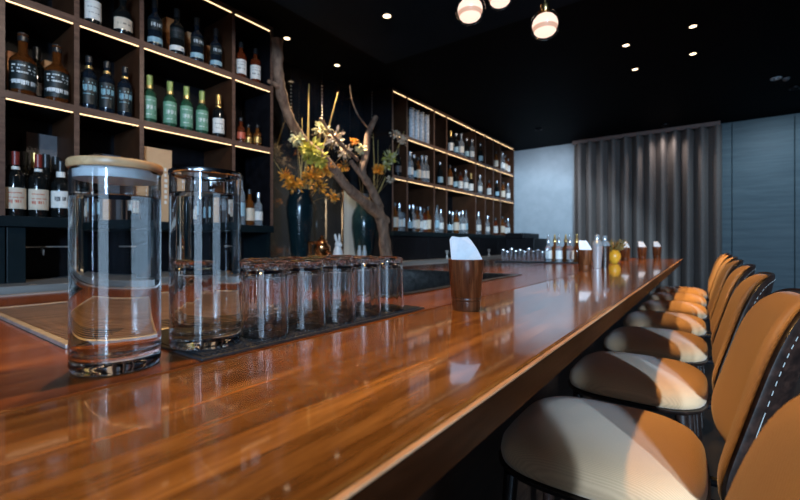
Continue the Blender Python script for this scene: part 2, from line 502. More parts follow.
# drip tray at the left
TX0, TX1, TY0, TY1 = -1.36, -.775, .205, .66
dt = thing('drip_tray', 'flat perforated steel drip tray on the work surface behind the water carafes', 'tray', (0, 0, BT))
fr = MB(); gridslab(fr, [TX0, TX0 + .02, TX1 - .014, TX1], [TY0, TY0 + .012, TY1 - .012, TY1], 0, .007, {(1, 1)})
fr.build('frame', M_STEEL(), dt, bevel=.0015)
MB().box(TX0 + .02, TX1 - .014, TY0 + .012, TY1 - .012, 0, .001).build('pan', M_BLACK(), dt)
gr = MB(); x = TX0 + .024
while x < TX1 - .024:
    gr.box(x, x + .009, TY0 + .012, TY1 - .012, .002, .006); x += .0165
y = TY0 + .04
while y < TY1 - .02:
    gr.box(TX0 + .02, TX1 - .014, y, y + .005, .0015, .004); y += .055
gr.build('grille', M_TRAY(), dt)

# ------------------------------------------------------------------ back counter, cabinets and shelving
XS, XB = -2.60, -2.97                       # front and back of the shelving
ZL = [2.788, 2.336, 1.881]                  # undersides of the three lit boards
ZLEDGE = 1.337; BTH = .036
DL = [yx(p, XS) for p in (2, 77, 142, 234, 272)]
DR = [yx(p, XS) for p in (393, 407.5, 434.5, 447, 476, 485.5, 493.6, 500.8, 514)]
LED = emitter('led_warm', (1.0, 0.66, 0.34), 3.0)


def shelving(name, label, divs, first=None):
    t = thing(name, label, 'shelving', (0, 0, 0))
    ys = ([first] if first is not None else []) + divs
    w2 = .011
    for k, z in enumerate(ZL):
        zt = z + BTH - (.004 if k == 0 else 0)
        bd = MB().box(XB, XS - .004, ys[0] - w2, ys[-1] + w2, z, zt).build('shelf_board', M_INNER(), t)
        MB().box(XS - .0038, XS, ys[0] - w2, ys[-1] + w2, z, zt).build('edge_band', M_SHELF(), bd, bevel=.001)
    MB().box(XB, XS + .01, ys[0] - w2, ys[-1] + w2, ZLEDGE - .05, ZLEDGE).build('bottom_ledge', M_CABINET(), t, bevel=.002)
    MB().box(XB - .02, XB, ys[0] - w2, ys[-1] + w2, ZLEDGE - .05, CEIL - .012).build('back_panel', M_BLACK(), t)
    for y in ys:
        for zt, zb_ in ((ZL[0], ZL[1] + BTH), (ZL[1], ZL[2] + BTH), (ZL[2], ZLEDGE)):
            dv = MB().box(XB, XS - .006, y - w2, y + w2, zb_, zt).build('divider', M_BLACK() if (y == ys[0] and first is None) or (y == ys[-1] and first is not None) else M_DIVIDER(), t)
            MB().box(XS - .0058, XS - .002, y - w2, y + w2, zb_, zt).build('edge_band', M_SHELF(), dv)
    for a, b in zip(ys[:-1], ys[1:]):
        for z in ZL:
            MB().box(XS - .012, XS - .006, a + w2 + .004, b - w2 - .004, z - .004, z).build('led_strip', LED, t)
    return t


shelving('wall_shelving', 'dark wood lit bottle shelving on the left, behind the water carafes', DL, DL[0] - .58)
shelving('wall_shelving', 'dark wood lit bottle shelving further along, between the driftwood and pale wall', DR)
# low cabinets and stainless worktop along the wall
CBY0 = DL[0] - .6
bk0 = thing('back_cabinet', 'dark low back bar cabinet below the stainless counter edge', 'cabinet', (0, 0, 0))
for k in range(9):
    a = CBY0 + (DR[-1] - CBY0) * k / 9; b = CBY0 + (DR[-1] - CBY0) * (k + 1) / 9
    MB().box(-2.488, -2.47, a + .004, b - .004, .1, .975).build('door', M_CABINET(), bk0, bevel=.002)
MB().box(XB, -2.49, CBY0, DR[-1], 0, .984).build('body', M_CABINET(), bk0)
bk = thing('wall_cabinet', 'dark blue grey cabinet with open recess under the left bottle shelving', 'cabinet', (0, 0, 1.02))
yA, yB, yC = yx(7, -2.6), yx(27, -2.6), DL[-1]
MB().box(XB, -2.62, CBY0, yA - .003, 0.0005, ZLEDGE - .0505 - 1.02).build('door', M_CABINET(), bk, bevel=.002)
MB().box(XB, -2.62, yA + .003, yB, 0.0005, ZLEDGE - .0505 - 1.02).build('door', M_CABINET(), bk, bevel=.002)
MB().box(XB, -2.93, yB, yC, 0.0005, ZLEDGE - .0505 - 1.02).build('recess_back', M_BLACK(), bk)
MB().box(-2.93, -2.62, yC - .02, yC, 0.0005, ZLEDGE - .0505 - 1.02).build('side_panel', M_CABINET(), bk)
bs = MB().box(XB, -2.44, CBY0, DR[-1], .985, 1.02).build('back_counter', M_STEEL(), bevel=.002)
tag(bs, 'stainless steel back counter edge running below the bottle shelving', 'counter')
bk2 = thing('wall_cabinet', 'black back bar cabinet under the far bottle shelving', 'cabinet', (0, 0, 1.02))
MB().box(XB, -2.62, DR[0], DR[-1], 0, ZLEDGE - .05 - 1.02).build('body', M_BLACK(), bk2)
for k in range(5):
    a = DR[0] + (DR[-1] - DR[0]) * k / 5; b = DR[0] + (DR[-1] - DR[0]) * (k + 1) / 5
    MB().box(-2.618, -2.602, a + .004, b - .004, .01, .255).build('door', M_BLACK(), bk2, bevel=.002)
# black machine at the end of the back counter
yq = yx(503, -2.4)
eb = thing('appliance', 'stepped black appliance at the far end of the back bar by the pale wall', 'appliance', (-2.25, 6.35, 0))
MB().box(-.2, .24, -.3, .42, 0, 1.28).build('body', M_BLACK(), eb, bevel=.01)
MB().box(-.2, .08, -.3, .42, 1.28, 1.36).build('hood', M_BLACK(), eb, bevel=.01)
# small steel rail with hooks in the recess
rl = thing('hook_rail', 'thin steel rail with a small hook in the recess under the left shelves', 'rail', (-2.80, yB, 1.19))
MB().tube([(0, 0.0, 0), (0, .40, 0)], .004).build('rod', M_STEEL(), rl)
MB().tube([(0, .1, 0), (.01, .1, -.03), (.03, .1, -.04), (.035, .1, -.015)], .004).build('hook', M_STEEL(), rl)

# niche back: dark mirror between the two shelving units
structure(MB().box(X0 + .001, X0 + .03, DL[-1] + .012, DR[0] - .012, 1.02, CEIL).build('wall_left.001', pmat('smoked_mirror', (0.012, 0.014, 0.017), 0.06, 0.0, ior=1.7)))


# ------------------------------------------------------------------ bottles
def arcmarks(mb, r, rows, a0, a1, rng, fill=.7):
    """rows of small raised marks that read as printing round a label"""
    for z0, z1 in rows:
        a = a0
        while a < a1:
            wd = rng.uniform(.05, .16)
            if rng.random() < fill: mb.arc(r, r + .0004, a, min(a + wd, a1), z0 + rng.uniform(0, .3) * (z1 - z0), z1, 2)
            a += wd + rng.uniform(.02, .06)


def bottle_proto(r, hb, hs, h, rn, body, cap, label=None, neck=None, marks=None, cap_h=.05, band=None, cat='bottle', flat=None):
    t = thing('bottle', '', cat)
    pr = [(0, 0), (r * .93, 0), (r, .007), (r, hb)]
    for k in range(1, 7):
        u = k / 6; s = .5 - .5 * cos(pi * u)
        pr.append((r + (rn - r) * s, hb + (hs - hb) * u))
    pr += [(rn, h - .012), (rn * 1.15, h - .011), (rn * 1.15, h - .002), (rn, h), (0, h)]
    MB().lathe(pr, 24).build('glass_body', body, t)
    c = MB().lathe([(rn + .0008, h - cap_h), (rn + .0022, h - cap_h), (rn + .0026, h + .004), (0, h + .005), (0, h + .001), (rn + .0008, h + .001)], 18, closed=True)
    c.build('cap', cap, t)
    if label:
        z0, z1, mat, ang = label
        lb = MB().arc(r + .0003, r + .0011, -ang, ang, z0, z1, 16).build('paper_label', mat, t)
        if marks:
            rng = random.Random(int(h * 1e4)); mk = MB()
            rows, mm = marks
            arcmarks(mk, r + .0012, [(z0 + a * (z1 - z0), z0 + b * (z1 - z0)) for a, b in rows], -ang * .55, ang * .55, rng)
            mk.build('print', mm, lb)
    if neck:
        z0, z1, mat = neck
        rr = max(rn, 1e-3)
        # neck label, following the shoulder
        MB().lathe([(rr + .0025, z0), (rr + .0035, z0), (rr + .0035, z1), (rr + .0025, z1)], 18, closed=True).build('neck_label', mat, t)
    if band:
        z0, z1, mat = band
        MB().arc(r + .0003, r + .0012, -1.5, 1.5, z0, z1, 16).build('label_band', mat, t)
    return t


GD = pmat('dark_bottle_glass', (0.006, 0.007, 0.007), 0.07, ior=1.5)
GB = pmat('navy_bottle_glass', (0.006, 0.010, 0.016), 0.07, ior=1.5)
GG = pmat('green_bottle_glass', (0.015, 0.055, 0.028), 0.07, ior=1.5)
GA = pmat('amber_spirit', (0.20, 0.062, 0.012), 0.05, trans=.5, ior=1.36)
GR = pmat('red_amber_spirit', (0.14, 0.026, 0.008), 0.05, trans=.4, ior=1.36)
GC = pmat('clear_bottle_glass', (0.80, 0.86, 0.90), 0.04, trans=.85, ior=1.36)
PW = mottled('white_paper', (0.62, 0.60, 0.55), (0.70, 0.68, 0.63), .6, 40)
PC = mottled('cream_paper', (0.55, 0.45, 0.34), (0.62, 0.52, 0.40), .6, 40)
PG = mottled('green_paper', (0.10, 0.24, 0.16), (0.14, 0.30, 0.20), .5, 40)
PB = mottled('black_paper', (0.006, 0.010, 0.010), (0.01, 0.014, 0.014), .45, 40)
PBL = mottled('pale_blue_paper', (0.22, 0.36, 0.42), (0.30, 0.44, 0.5), .5, 40)
PRED = mottled('red_print', (0.45, 0.08, 0.04), (0.5, 0.1, 0.05), .5, 40)
PDK = mottled('dark_print', (0.05, 0.04, 0.04), (0.07, 0.06, 0.06), .5, 40)
PSC = mottled('silver_print', (0.55, 0.58, 0.58), (0.65, 0.68, 0.68), .4, 40)
PTL = mottled('teal_print', (0.18, 0.36, 0.42), (0.24, 0.42, 0.48), .4, 40)
CR = mottled('red_foil', (0.17, 0.02, 0.015), (0.2, 0.026, 0.018), .35, 40)
CK = mottled('black_cap', (0.012, 0.012, 0.013), (0.02, 0.02, 0.02), .3, 40)
CG = mottled('gold_foil', (0.55, 0.33, 0.10), (0.65, 0.42, 0.16), .3, 40, metal=.8)
CGR = mottled('olive_foil', (0.22, 0.28, 0.07), (0.28, 0.34, 0.10), .35, 40)
CW = mottled('silver_cap', (0.65, 0.66, 0.68), (0.75, 0.76, 0.78), .25, 40, metal=.8)

KINDSPEC = {
    'wine':   dict(r=.038, hb=.185, hs=.235, h=.305, rn=.0128, body=GD, cap=CR, label=(.035, .135, PC, 1.35), neck=(.222, .238, PW), marks=([(.25, .42), (.5, .56), (.72, .78)], PRED), cap_h=.06),
    'winedk': dict(r=.038, hb=.20, hs=.245, h=.31, rn=.0128, body=GD, cap=CK, label=(.05, .12, PDK, 1.2), cap_h=.06),
    'winegold': dict(r=.038, hb=.20, hs=.245, h=.315, rn=.0128, body=GD, cap=CG, label=(.05, .12, PDK, 1.2), cap_h=.07),
    'oval':   dict(r=.041, hb=.165, hs=.22, h=.285, rn=.0155, body=GD, cap=CK, label=(.05, .135, PW, 1.3), neck=(.205, .235, PW), marks=([(.36, .66)], PDK), cap_h=.05),
    'squat':  dict(r=.050, hb=.165, hs=.215, h=.298, rn=.018, body=pmat('dark_amber', (.10, .028, .006), .05, trans=.4, ior=1.36), cap=CK, label=(.022, .155, PB, 1.75), marks=([(.16, .34), (.58, .64), (.70, .76), (.82, .88)], PSC), cap_h=.035, band=(.060, .062, PSC)),
    'mono':   dict(r=.036, hb=.185, hs=.225, h=.285, rn=.0135, body=GB, cap=CK, label=(.03, .165, PB, 1.6), marks=([(.48, .74), (.36, .40), (.80, .86)], PTL), cap_h=.03, neck=(.222, .236, CG)),
    'blueband': dict(r=.039, hb=.17, hs=.22, h=.29, rn=.0145, body=GB, cap=CK, label=(.10, .16, PB, 1.5), marks=([(.3, .7)], PSC), band=(.028, .058, PBL)),
    'redband': dict(r=.041, hb=.175, hs=.225, h=.29, rn=.015, body=GD, cap=CK, label=(.10, .165, PB, 1.5), marks=([(.2, .3), (.6, .8)], PDK), band=(.026, .056, PW)),
    'green':  dict(r=.036, hb=.17, hs=.215, h=.28, rn=.0145, body=GG, cap=CGR, label=(.025, .155, PG, 1.5), marks=([(.15, .2), (.4, .6), (.8, .84)], PSC), neck=(.205, .224, CG), cap_h=.06),
    'gwhite': dict(r=.037, hb=.175, hs=.22, h=.29, rn=.0145, body=GD, cap=CG, label=(.03, .13, PW, 1.4), marks=([(.3, .36), (.6, .66)], PDK), neck=(.205, .222, CG), cap_h=.06),
    'whiskyw': dict(r=.036, hb=.165, hs=.2, h=.255, rn=.014, body=GR, cap=CK, label=(.03, .13, PW, 1.5), marks=([(.3, .4), (.6, .64), (.8, .84)], PDK), cap_h=.035),
    'round':  dict(r=.047, hb=.12, hs=.18, h=.24, rn=.017, body=GD, cap=CK, label=(.03, .095, PC, 1.2), marks=([(.4, .55)], PDK), cap_h=.035),
    'small':  dict(r=.029, hb=.10, hs=.13, h=.175, rn=.012, body=GA, cap=CK, label=(.03, .075, CG, 1.4), cap_h=.02),
    'smallr': dict(r=.029, hb=.10, hs=.13, h=.175, rn=.012, body=GR, cap=CK, label=(.03, .075, PRED, 1.4), cap_h=.02),
    'clear':  dict(r=.037, hb=.185, hs=.225, h=.30, rn=.0145, body=GC, cap=CW, label=(.05, .13, PW, 1.2), cap_h=.04),
    'amber':  dict(r=.037, hb=.18, hs=.22, h=.29, rn=.0145, body=GA, cap=CK, label=(.04, .14, PC, 1.3), cap_h=.035),
    'slim':   dict(r=.028, hb=.2, hs=.25, h=.33, rn=.013, body=GC, cap=CK, label=(.06, .15, PBL, 1.2), cap_h=.03),
    'dark':   dict(r=.036, hb=.18, hs=.22, h=.29, rn=.0145, body=GD, cap=CW, label=(.04, .11, PBL, 1.2), cap_h=.03),
}
PROTO = {}


def bottle(kind, px, X, zbase, label, group, sc=1.0, y=None):
    used = kind in PROTO
    if not used: PROTO[kind] = bottle_proto(**KINDSPEC[kind])
    yy = yx(px, X) if y is None else y
    o = place(PROTO[kind], used, (X, yy, zbase), .6 * atan2(-yy, -X), label, group)
    o['group'] = group
    if sc != 1.0: o.scale = (sc, sc, sc)
    return o


ZA, ZBo, ZC = ZL[1] + BTH, ZL[2] + BTH, ZLEDGE
f = -2.655
gA, gB, gC = 'bottles on the top left shelf', 'bottles on the middle left shelf', 'bottles on the lowest left shelf'
# top row
bottle('gwhite', 93, f, ZA, 'dark bottle with white label on the top left shelf, above the three dark blue bottles', gA)
bottle('round', 123, f, ZA, 'squat round bottle with cream label on the top left shelf', gA)
bottle('blueband', 155, f, ZA, 'leftmost bottle with pale blue foot band in the top shelf bay of four', gA)
bottle('redband', 177, f, ZA, 'dark bottle with whitish foot band, second in the top shelf bay of four', gA)
bottle('blueband', 197, f, ZA, 'bottle with pale blue foot band standing third in the top shelf bay of four', gA)
bottle('blueband', 216, f, ZA, 'bottle with pale blue foot band, rightmost in the top shelf bay of four', gA, .95)
bottle('whiskyw', 241, f, ZA, 'left of two white labelled red brown bottles in the narrow top bay', gA)
bottle('whiskyw', 255.5, f, ZA, 'right of two white labelled red brown bottles in the narrow top bay', gA)
# middle row
bottle('squat', 23, f, ZBo, 'broad amber bottle with black label and silver script, leftmost on the middle shelf', gB, 1.0)
bottle('squat', 57, f, ZBo, 'broad amber bottle with black label, right one of the pair on the middle shelf', gB, .98)
bottle('winedk', 37, -2.80, ZBo, 'dark slim bottle behind the two broad black labelled bottles', gB, .98)
for k, p in enumerate((89, 107, 125)):
    bottle('mono', p, f, ZBo, ('left', 'middle', 'right')[k] + ' one of three dark blue bottles with teal emblem, middle shelf', gB)
for k, p in enumerate((149.5, 170, 186.5, 202)):
    bottle('green', p, f, ZBo, ORD[k] + ' from the left of four green labelled bottles on the middle shelf', gB)
bottle('gwhite', 218.5, f, ZBo, 'dark bottle with white label and gold neck, right of the four green bottles', gB)
bottle('smallr', 241, f, ZBo, 'small bottle with red label in the narrow middle bay', gB)
bottle('small', 248.5, f - .05, ZBo, 'small amber bottle with gold label between two others, narrow middle bay', gB, .9)
bottle('small', 257.5, f, ZBo, 'small amber bottle with gold label, rightmost in the narrow middle bay', gB)
# lowest row
bottle('wine', 15.5, f, ZC, 'wine bottle with red foil and cream label, leftmost on the lowest shelf', gC)
bottle('wine', 38.5, f, ZC, 'wine bottle with red foil and cream label, left of the white oval labelled bottle', gC)
bottle('oval', 61, f, ZC, 'dark bottle with white banner label beside the wooden lidded carafe', gC)
for k, (p, kd) in enumerate(((11, 'winedk'), (24, 'winedk'), (35, 'winegold'), (46, 'winedk'), (56, 'winedk'))):
    bottle(kd, p, -2.80 - .02 * (k % 2), ZC, ('gold capped tall wine bottle in the back rank of the lowest shelf' if kd == 'winegold' else
           ORD[k] + ' dark capped bottle from the left in the lowest shelf back rank'), gC, 1.06 + .03 * (k % 2))
for k, p in enumerate((241, 249.5, 258.5)):
    bottle(('slim', 'amber', 'clear')[k], p, f - .03 * (k == 1), ZC, ('tall slim clear bottle', 'amber bottle', 'clear bottle with white label')[k] + ' in the narrow bottom bay right of the carafes', gC, (1.05, .9, .8)[k])
for k, p in enumerate((190, 213)):
    bottle('dark', p, f - .05, ZC, ('left', 'right') [k] + ' dark bottle seen behind the lidless water carafe', gC, 1.0)

# cartons standing among the bottles
M_CT = mottled('orange_carton', (0.42, 0.17, 0.06), (0.50, 0.22, 0.08), .5, 10)
M_CTAN = mottled('tan_carton', (0.50, 0.30, 0.16), (0.56, 0.35, 0.19), .6, 10)
M_CGREY = mottled('grey_carton', (0.10, 0.095, 0.10), (0.13, 0.125, 0.13), .6, 10)


def carton(px0, px1, X, z, h, mat, label, depth=.09, print_mat=None):
    a, b = yx(px0, X), yx(px1, X)
    t = thing('carton', label, 'box', (X, (a + b) / 2, z), 0, 'cartons on the left bottle shelves')
    hw = (b - a) / 2
    MB().box(-depth, 0, -hw, hw, 0, h).build('box', mat, t, bevel=.002)
    fl = MB().box(-depth * .5 - .001, -depth * .5 + .001, -hw * .7, hw * .7, h, h + .0012).build('flap_seam', mat, t)
    if print_mat:
        mk = MB(); rng = random.Random(3)
        for k in range(7):
            zz = h * .25 + k * h * .075
            mk.box(0, .0006, hw * .45, hw * .45 + rng.uniform(.012, .02), zz, zz + h * .045)
        mk.build('print', print_mat, t)


carton(7, 21, -2.79, ZBo, .25, M_CT, 'orange brown carton left of the broad black labelled bottles', .08)
carton(44, 60, -2.79, ZBo, .255, M_CT, 'orange brown carton behind the right broad black labelled bottle', .08)
carton(166, 180, -2.80, ZA, .30, M_CT, 'orange brown carton behind the second bottle of the top bay')
carton(187, 203, -2.80, ZA, .26, M_CTAN, 'tan carton behind the third bottle of the top bay')
carton(206, 216, -2.80, ZA, .22, M_CT, 'small orange carton behind the last blue banded bottle')
carton(143, 172, -2.64, ZC, .44, M_CTAN, 'tall tan carton on the lowest shelf between the two water carafes', .1, PW)
carton(26, 60, -2.88, ZC, .46, M_CGREY, 'grey carton behind the dark wine bottles on the lowest shelf', .06)
carton(93, 121, -2.86, ZC, .40, M_CGREY, 'grey carton above the wooden lid, at the back of the lowest shelf', .07)
carton(174, 209, -2.84, ZC, .36, M_CGREY, 'grey carton behind the tan one at the back of the lowest shelf', .08)

# right unit
gr_ = 'bottles on the far right shelving'
for k, p in enumerate((411.5, 416.6, 421.6, 426.6)):
    t = thing('bottle_tube', ORD[k] + ' from the left of four tall white printed tubes on the far top shelf', 'tube', (f, yx(p, f), ZA), 0, 'white tubes on the far top shelf')
    MB().lathe([(0, 0), (.029, 0), (.030, .002), (.030, .345), (.029, .347), (0, .347)], 20).build('tube', mottled('white_print_paper', (.42, .43, .44), (.75, .76, .78), .5, 45), t)
    MB().lathe([(.0302, .33), (.0312, .33), (.0312, .35), (0, .35), (0, .3475), (.0302, .3475)], 20, closed=True).build('lid', CW, t)
rr = random.Random(11)


def bay(kinds, p0, p1, row, zb, where, jit=.02):
    n = len(kinds)
    for k, kd in enumerate(kinds):
        p = p0 + (p1 - p0) * k / max(1, n - 1)
        nm = f'bottle, {ORD[k]} of {n} from the left,' if n > 1 else 'bottle alone on the'
        word = {'clear': 'clear', 'dark': 'dark', 'amber': 'amber', 'slim': 'slim clear', 'winedk': 'black capped', 'whiskyw': 'red brown', 'gwhite': 'white labelled', 'green': 'green', 'small': 'small amber', 'redband': 'white banded'}[kd]
        bottle(kd, p, f - (jit if k % 2 else 0), zb, f'{word} {nm} {where}', gr_, rr.uniform(.93, 1.05))


TOP, MID, LOW = 'far top shelf', 'far middle shelf', 'far lowest shelf'
bay(['gwhite', 'dark', 'clear', 'dark', 'clear'], 450.5, 472, 0, ZA, TOP + ' wide bay')
bay(['dark'], 480.5, 480.5, 0, ZA, TOP + ' bay after the wide one')
bay(['amber', 'dark'], 496, 499, 0, ZA, TOP + ' short bay', 0)
bay(['clear', 'amber', 'whiskyw'], 502.5, 508, 0, ZA, TOP + ' end bay')
bay(['winedk', 'clear'], 398, 403.5, 1, ZBo, MID + ' behind the leaves')
bay(['clear', 'dark', 'amber', 'clear', 'clear'], 410, 426, 1, ZBo, MID + ' under the white tubes')
bay(['dark'], 440, 440, 1, ZBo, MID + ' narrow bay')
bay(['amber', 'dark', 'whiskyw', 'clear', 'gwhite'], 450, 471, 1, ZBo, MID + ' wide bay')
bay(['clear'], 480, 480, 1, ZBo, MID + ' bay after the wide one')
bay(['whiskyw'], 489, 489, 1, ZBo, MID + ' second short bay')
bay(['dark'], 497, 497, 1, ZBo, MID + ' third short bay')
bay(['amber', 'clear'], 503, 508, 1, ZBo, MID + ' end bay')
bay(['amber', 'clear', 'clear'], 394.8, 404, 2, ZC, LOW + ' beside the driftwood')
bay(['dark', 'clear', 'amber', 'clear', 'whiskyw', 'amber', 'small'], 409.5, 431.5, 2, ZC, LOW + ' under the tubes')
bay(['slim', 'clear', 'clear'], 437, 444.5, 2, ZC, LOW + ' narrow bay')
bay(['dark', 'clear', 'amber', 'clear', 'clear', 'slim'], 449.5, 466, 2, ZC, LOW + ' wide bay', .05)
bay(['clear', 'dark'], 478.5, 482.5, 2, ZC, LOW + ' bay after the wide one')
bay(['clear', 'slim'], 487.5, 491, 2, ZC, LOW + ' second short bay')
bay(['whiskyw', 'clear'], 495.5, 498.5, 2, ZC, LOW + ' third short bay')
bay(['amber', 'whiskyw', 'clear'], 502.5, 508, 2, ZC, LOW + ' end bay')

# ------------------------------------------------------------------ niche: vases, driftwood, flowers, small ornaments
NZ = 1.02


def lathe_thing(name, label, cat, loc, prof, mat, n=40, pname='body'):
    t = thing(name, label, cat, loc)
    MB().lathe(prof, n).build(pname, mat, t)
    return t


M_VASE = mottled('teal_black_glaze', (0.003, 0.010, 0.013), (0.005, 0.015, 0.019), .16, 8)
v1y = yx(300, -2.66)
zt1 = on_x(300, 190, -2.66)[2] - NZ
vp = [(0, 0), (.058, 0), (.062, .01), (.075, .12), (.098, .34), (.108, .46), (.104, .53), (.09, .575), (.082, .59), (.088, zt1), (.082, zt1), (.076, .59), (.084, .575), (.098, .53), (.102, .46), (.09, .32), (.06, .04), (0, .03)]
va = thing('vase', 'tall dark teal vase on the back counter holding reeds and orange flowers', 'vase', (-2.66, v1y, NZ))
MB().lathe(vp, 40).build('body', M_VASE, va)
v2y = yx(367, -2.70); zt2 = on_x(367, 200, -2.70)[2] - NZ
vp2 = [(0, 0), (.07, 0), (.075, .01), (.10, .14), (.125, .34), (.122, .45), (.10, .52), (.075, .555), (.078, zt2), (.072, zt2), (.07, .555), (.095, .515), (.116, .44), (.118, .34), (.09, .12), (0, .03)]
vb = thing('vase', 'broad dark vase behind the driftwood trunk on the back counter', 'vase', (-2.74, v2y, NZ))
MB().lathe(vp2, 40).build('body', M_VASE, vb)
# brushed metal screen behind
y0, y1 = yx(343.5, -2.9), yx(392, -2.9)
zz = on_x(367, 194, -2.9)[2]
sc_ = thing('metal_screen', 'grey brushed metal screen standing behind the broad vase', 'screen', (-2.9, (y0 + y1) / 2, NZ))
MB().box(-.012, 0, -(y1 - y0) / 2, (y1 - y0) / 2, 0, zz - NZ).build('panel', mottled('grey_metal', (.30, .35, .38), (.40, .45, .48), .38, 20, (1, 1, .1), 0, .3), sc_)
MB().box(-.014, .004, -(y1 - y0) / 2 - .014, -(y1 - y0) / 2, 0, zz - NZ + .01).build('frame_edge', M_COPPER(), sc_)

# driftwood
M_DRIFT = mottled('driftwood_bark', (0.10, 0.055, 0.035), (0.26, 0.16, 0.105), .8, 26, (1, 1, .35), .8)
dr = thing('driftwood', 'large twisting forked driftwood branch standing in front of the dark niche', 'branch', (0, 0, 0))


def path(pts, X):
    return [on_x(p, q, X + dx) for p, q, dx in pts]


def smooth_path(pts, sub=5):
    P = [Vector(p) for p in pts]; out = []
    for i in range(len(P) - 1):
        a, b, c, d_ = P[max(i - 1, 0)], P[i], P[i + 1], P[min(i + 2, len(P) - 1)]
        for k in range(sub):
            t = k / sub
            out.append(.5 * ((2 * b) + (c - a) * t + (2 * a - 5 * b + 4 * c - d_) * t * t + (3 * b - a - 3 * c + d_) * t ** 3))
    out.append(P[-1]); return out


def limb(pts, r0, r1, X=-2.56, knots=.25, seed=1, parent=None, name='limb'):
    P = smooth_path(path(pts, X)); n = len(P); rg = random.Random(seed)
    R = [(r0 + (r1 - r0) * i / (n - 1)) * (1 + knots * (rg.random() - .4)) for i in range(n)]
    MB().tube(P, R, 12).build(name, M_DRIFT, parent)


zf = 269
limb([(386.5, 259.5, 0), (385.5, 250, 0), (383, 228, 0), (377, 205, 0)], .064, .05, parent=dr, seed=1, name='trunk', X=-2.56)
limb([(385, 222, 0), (368, 205, .02), (350, 190, .03), (337, 174, .02), (324, 157, 0), (319, 153, 0)], .052, .03, parent=dr, seed=2)
limb([(380, 208, 0), (371, 188, 0), (362, 172, 0), (366, 155, -.02), (368, 135, -.03), (376, 117, -.04)], .042, .026, parent=dr, seed=3)
limb([(361, 175, 0), (352, 163, 0), (351, 162, 0)], .026, .018, parent=dr, seed=4)
limb([(322, 156, 0), (308, 145, -.10), (298, 133, -.12), (288, 115, -.10), (281, 92, -.06), (278, 70, -.03), (277, 40, -.03)], .034, .042, parent=dr, seed=5)
limb([(278, 86, -.03), (272, 83, -.03), (268, 81, -.03)], .02, .012, parent=dr, seed=6)
limb([(358, 160, -.02), (345, 148, .02), (332, 134, .02), (320, 118, .02)], .016, .010, parent=dr, seed=8)
limb([(368, 128, -.02), (358, 115, -.03), (352, 100, -.04), (350, 85, -.05)], .008, .004, parent=dr, seed=9, name='twig')

# reeds and flowers
M_REED = mottled('reed', (0.36, 0.24, 0.07), (0.46, 0.34, 0.12), .6, 20)
M_LEAF = mottled('yellow_green_leaf', (0.34, 0.30, 0.03), (0.50, 0.44, 0.08), .55, 12)
M_PALE = mottled('pale_leaf', (0.48, 0.44, 0.20), (0.58, 0.52, 0.30), .55, 12)
M_ORANGE = mottled('orange_petal', (0.62, 0.20, 0.015), (0.75, 0.32, 0.03), .55, 12)
M_PINK = mottled('pale_blossom', (0.55, 0.42, 0.28), (0.66, 0.52, 0.38), .55, 12)
M_STEM = mottled('brown_stem', (0.10, 0.06, 0.02), (0.15, 0.09, 0.03), .7, 12)


def blade(mb, a, b, w, rg, bend=.1):
    a, b = Vector(a), Vector(b); d_ = (b - a); L_ = d_.length; d_.normalize()
    side = d_.cross(Vector((rg.uniform(-1, 1), rg.uniform(-1, 1), rg.uniform(-1, 1)))).normalized(); nn = side.cross(d_)
    rows_ = []
    for k in range(5):
        t = k / 4; ww = w * (sin(pi * (0.12 + .88 * t)) if t < 1 else .04)
        c = a + d_ * L_ * t + nn * bend * L_ * sin(pi * t)
        th = nn * max(.0004, w * .03)
        rows_.append([c - side * ww - th, c + side * ww - th, c + side * ww + th, c - side * ww + th])
    mb.rings(rows_, True)


def reed(pa, pb, X0_, X1_, label, wd=.010):
    a, b = on_x(*pa, X0_), on_x(*pb, X1_)
    mb = MB(); A, B = Vector(a), Vector(b); mid = A.lerp(B, .5) + Vector((0, .02, 0))
    P = smooth_path([A, mid, B], 6); n = len(P)
    rings = []
    for i, p in enumerate(P):
        ww = wd * (1 - .9 * i / (n - 1))
        rings.append([p + Vector(q) for q in ((0, -ww, 0), (.0025, 0, 0), (0, ww, 0), (-.0025, 0, 0))])
    mb.rings(rings, False)
    tag(mb.build('reed', M_REED, None), label, 'reed', 'long reeds in the niche vases')


reed((303, 205), (309, 84), -2.66, -2.68, 'tallest tan reed rising nearly upright from the teal vase', .026)
reed((298, 205), (302, 118), -2.65, -2.66, 'upright tan reed left of the tallest one in the teal vase')
reed((305, 205), (322, 128), -2.64, -2.62, 'short tan reed leaning right in the teal vase', .013)
reed((304, 205), (338, 92), -2.66, -2.68, 'long tan reed leaning right towards the niche light', .018)
reed((301, 205), (296, 135), -2.68, -2.7, 'thin reed leaning slightly left in the teal vase')
reed((373, 212), (373, 132), -2.74, -2.72, 'upright green tan reed in the broad vase', .02)
reed((370, 212), (410, 116), -2.73, -2.62, 'reed in the broad vase leaning right across the far shelving', .016)
reed((375, 212), (378, 140), -2.74, -2.75, 'thin reed just right of the upright one in the broad vase')
reed((298, 205), (272, 157), -2.65, -2.62, 'bare stalk leaning left out of the teal vase', .008)


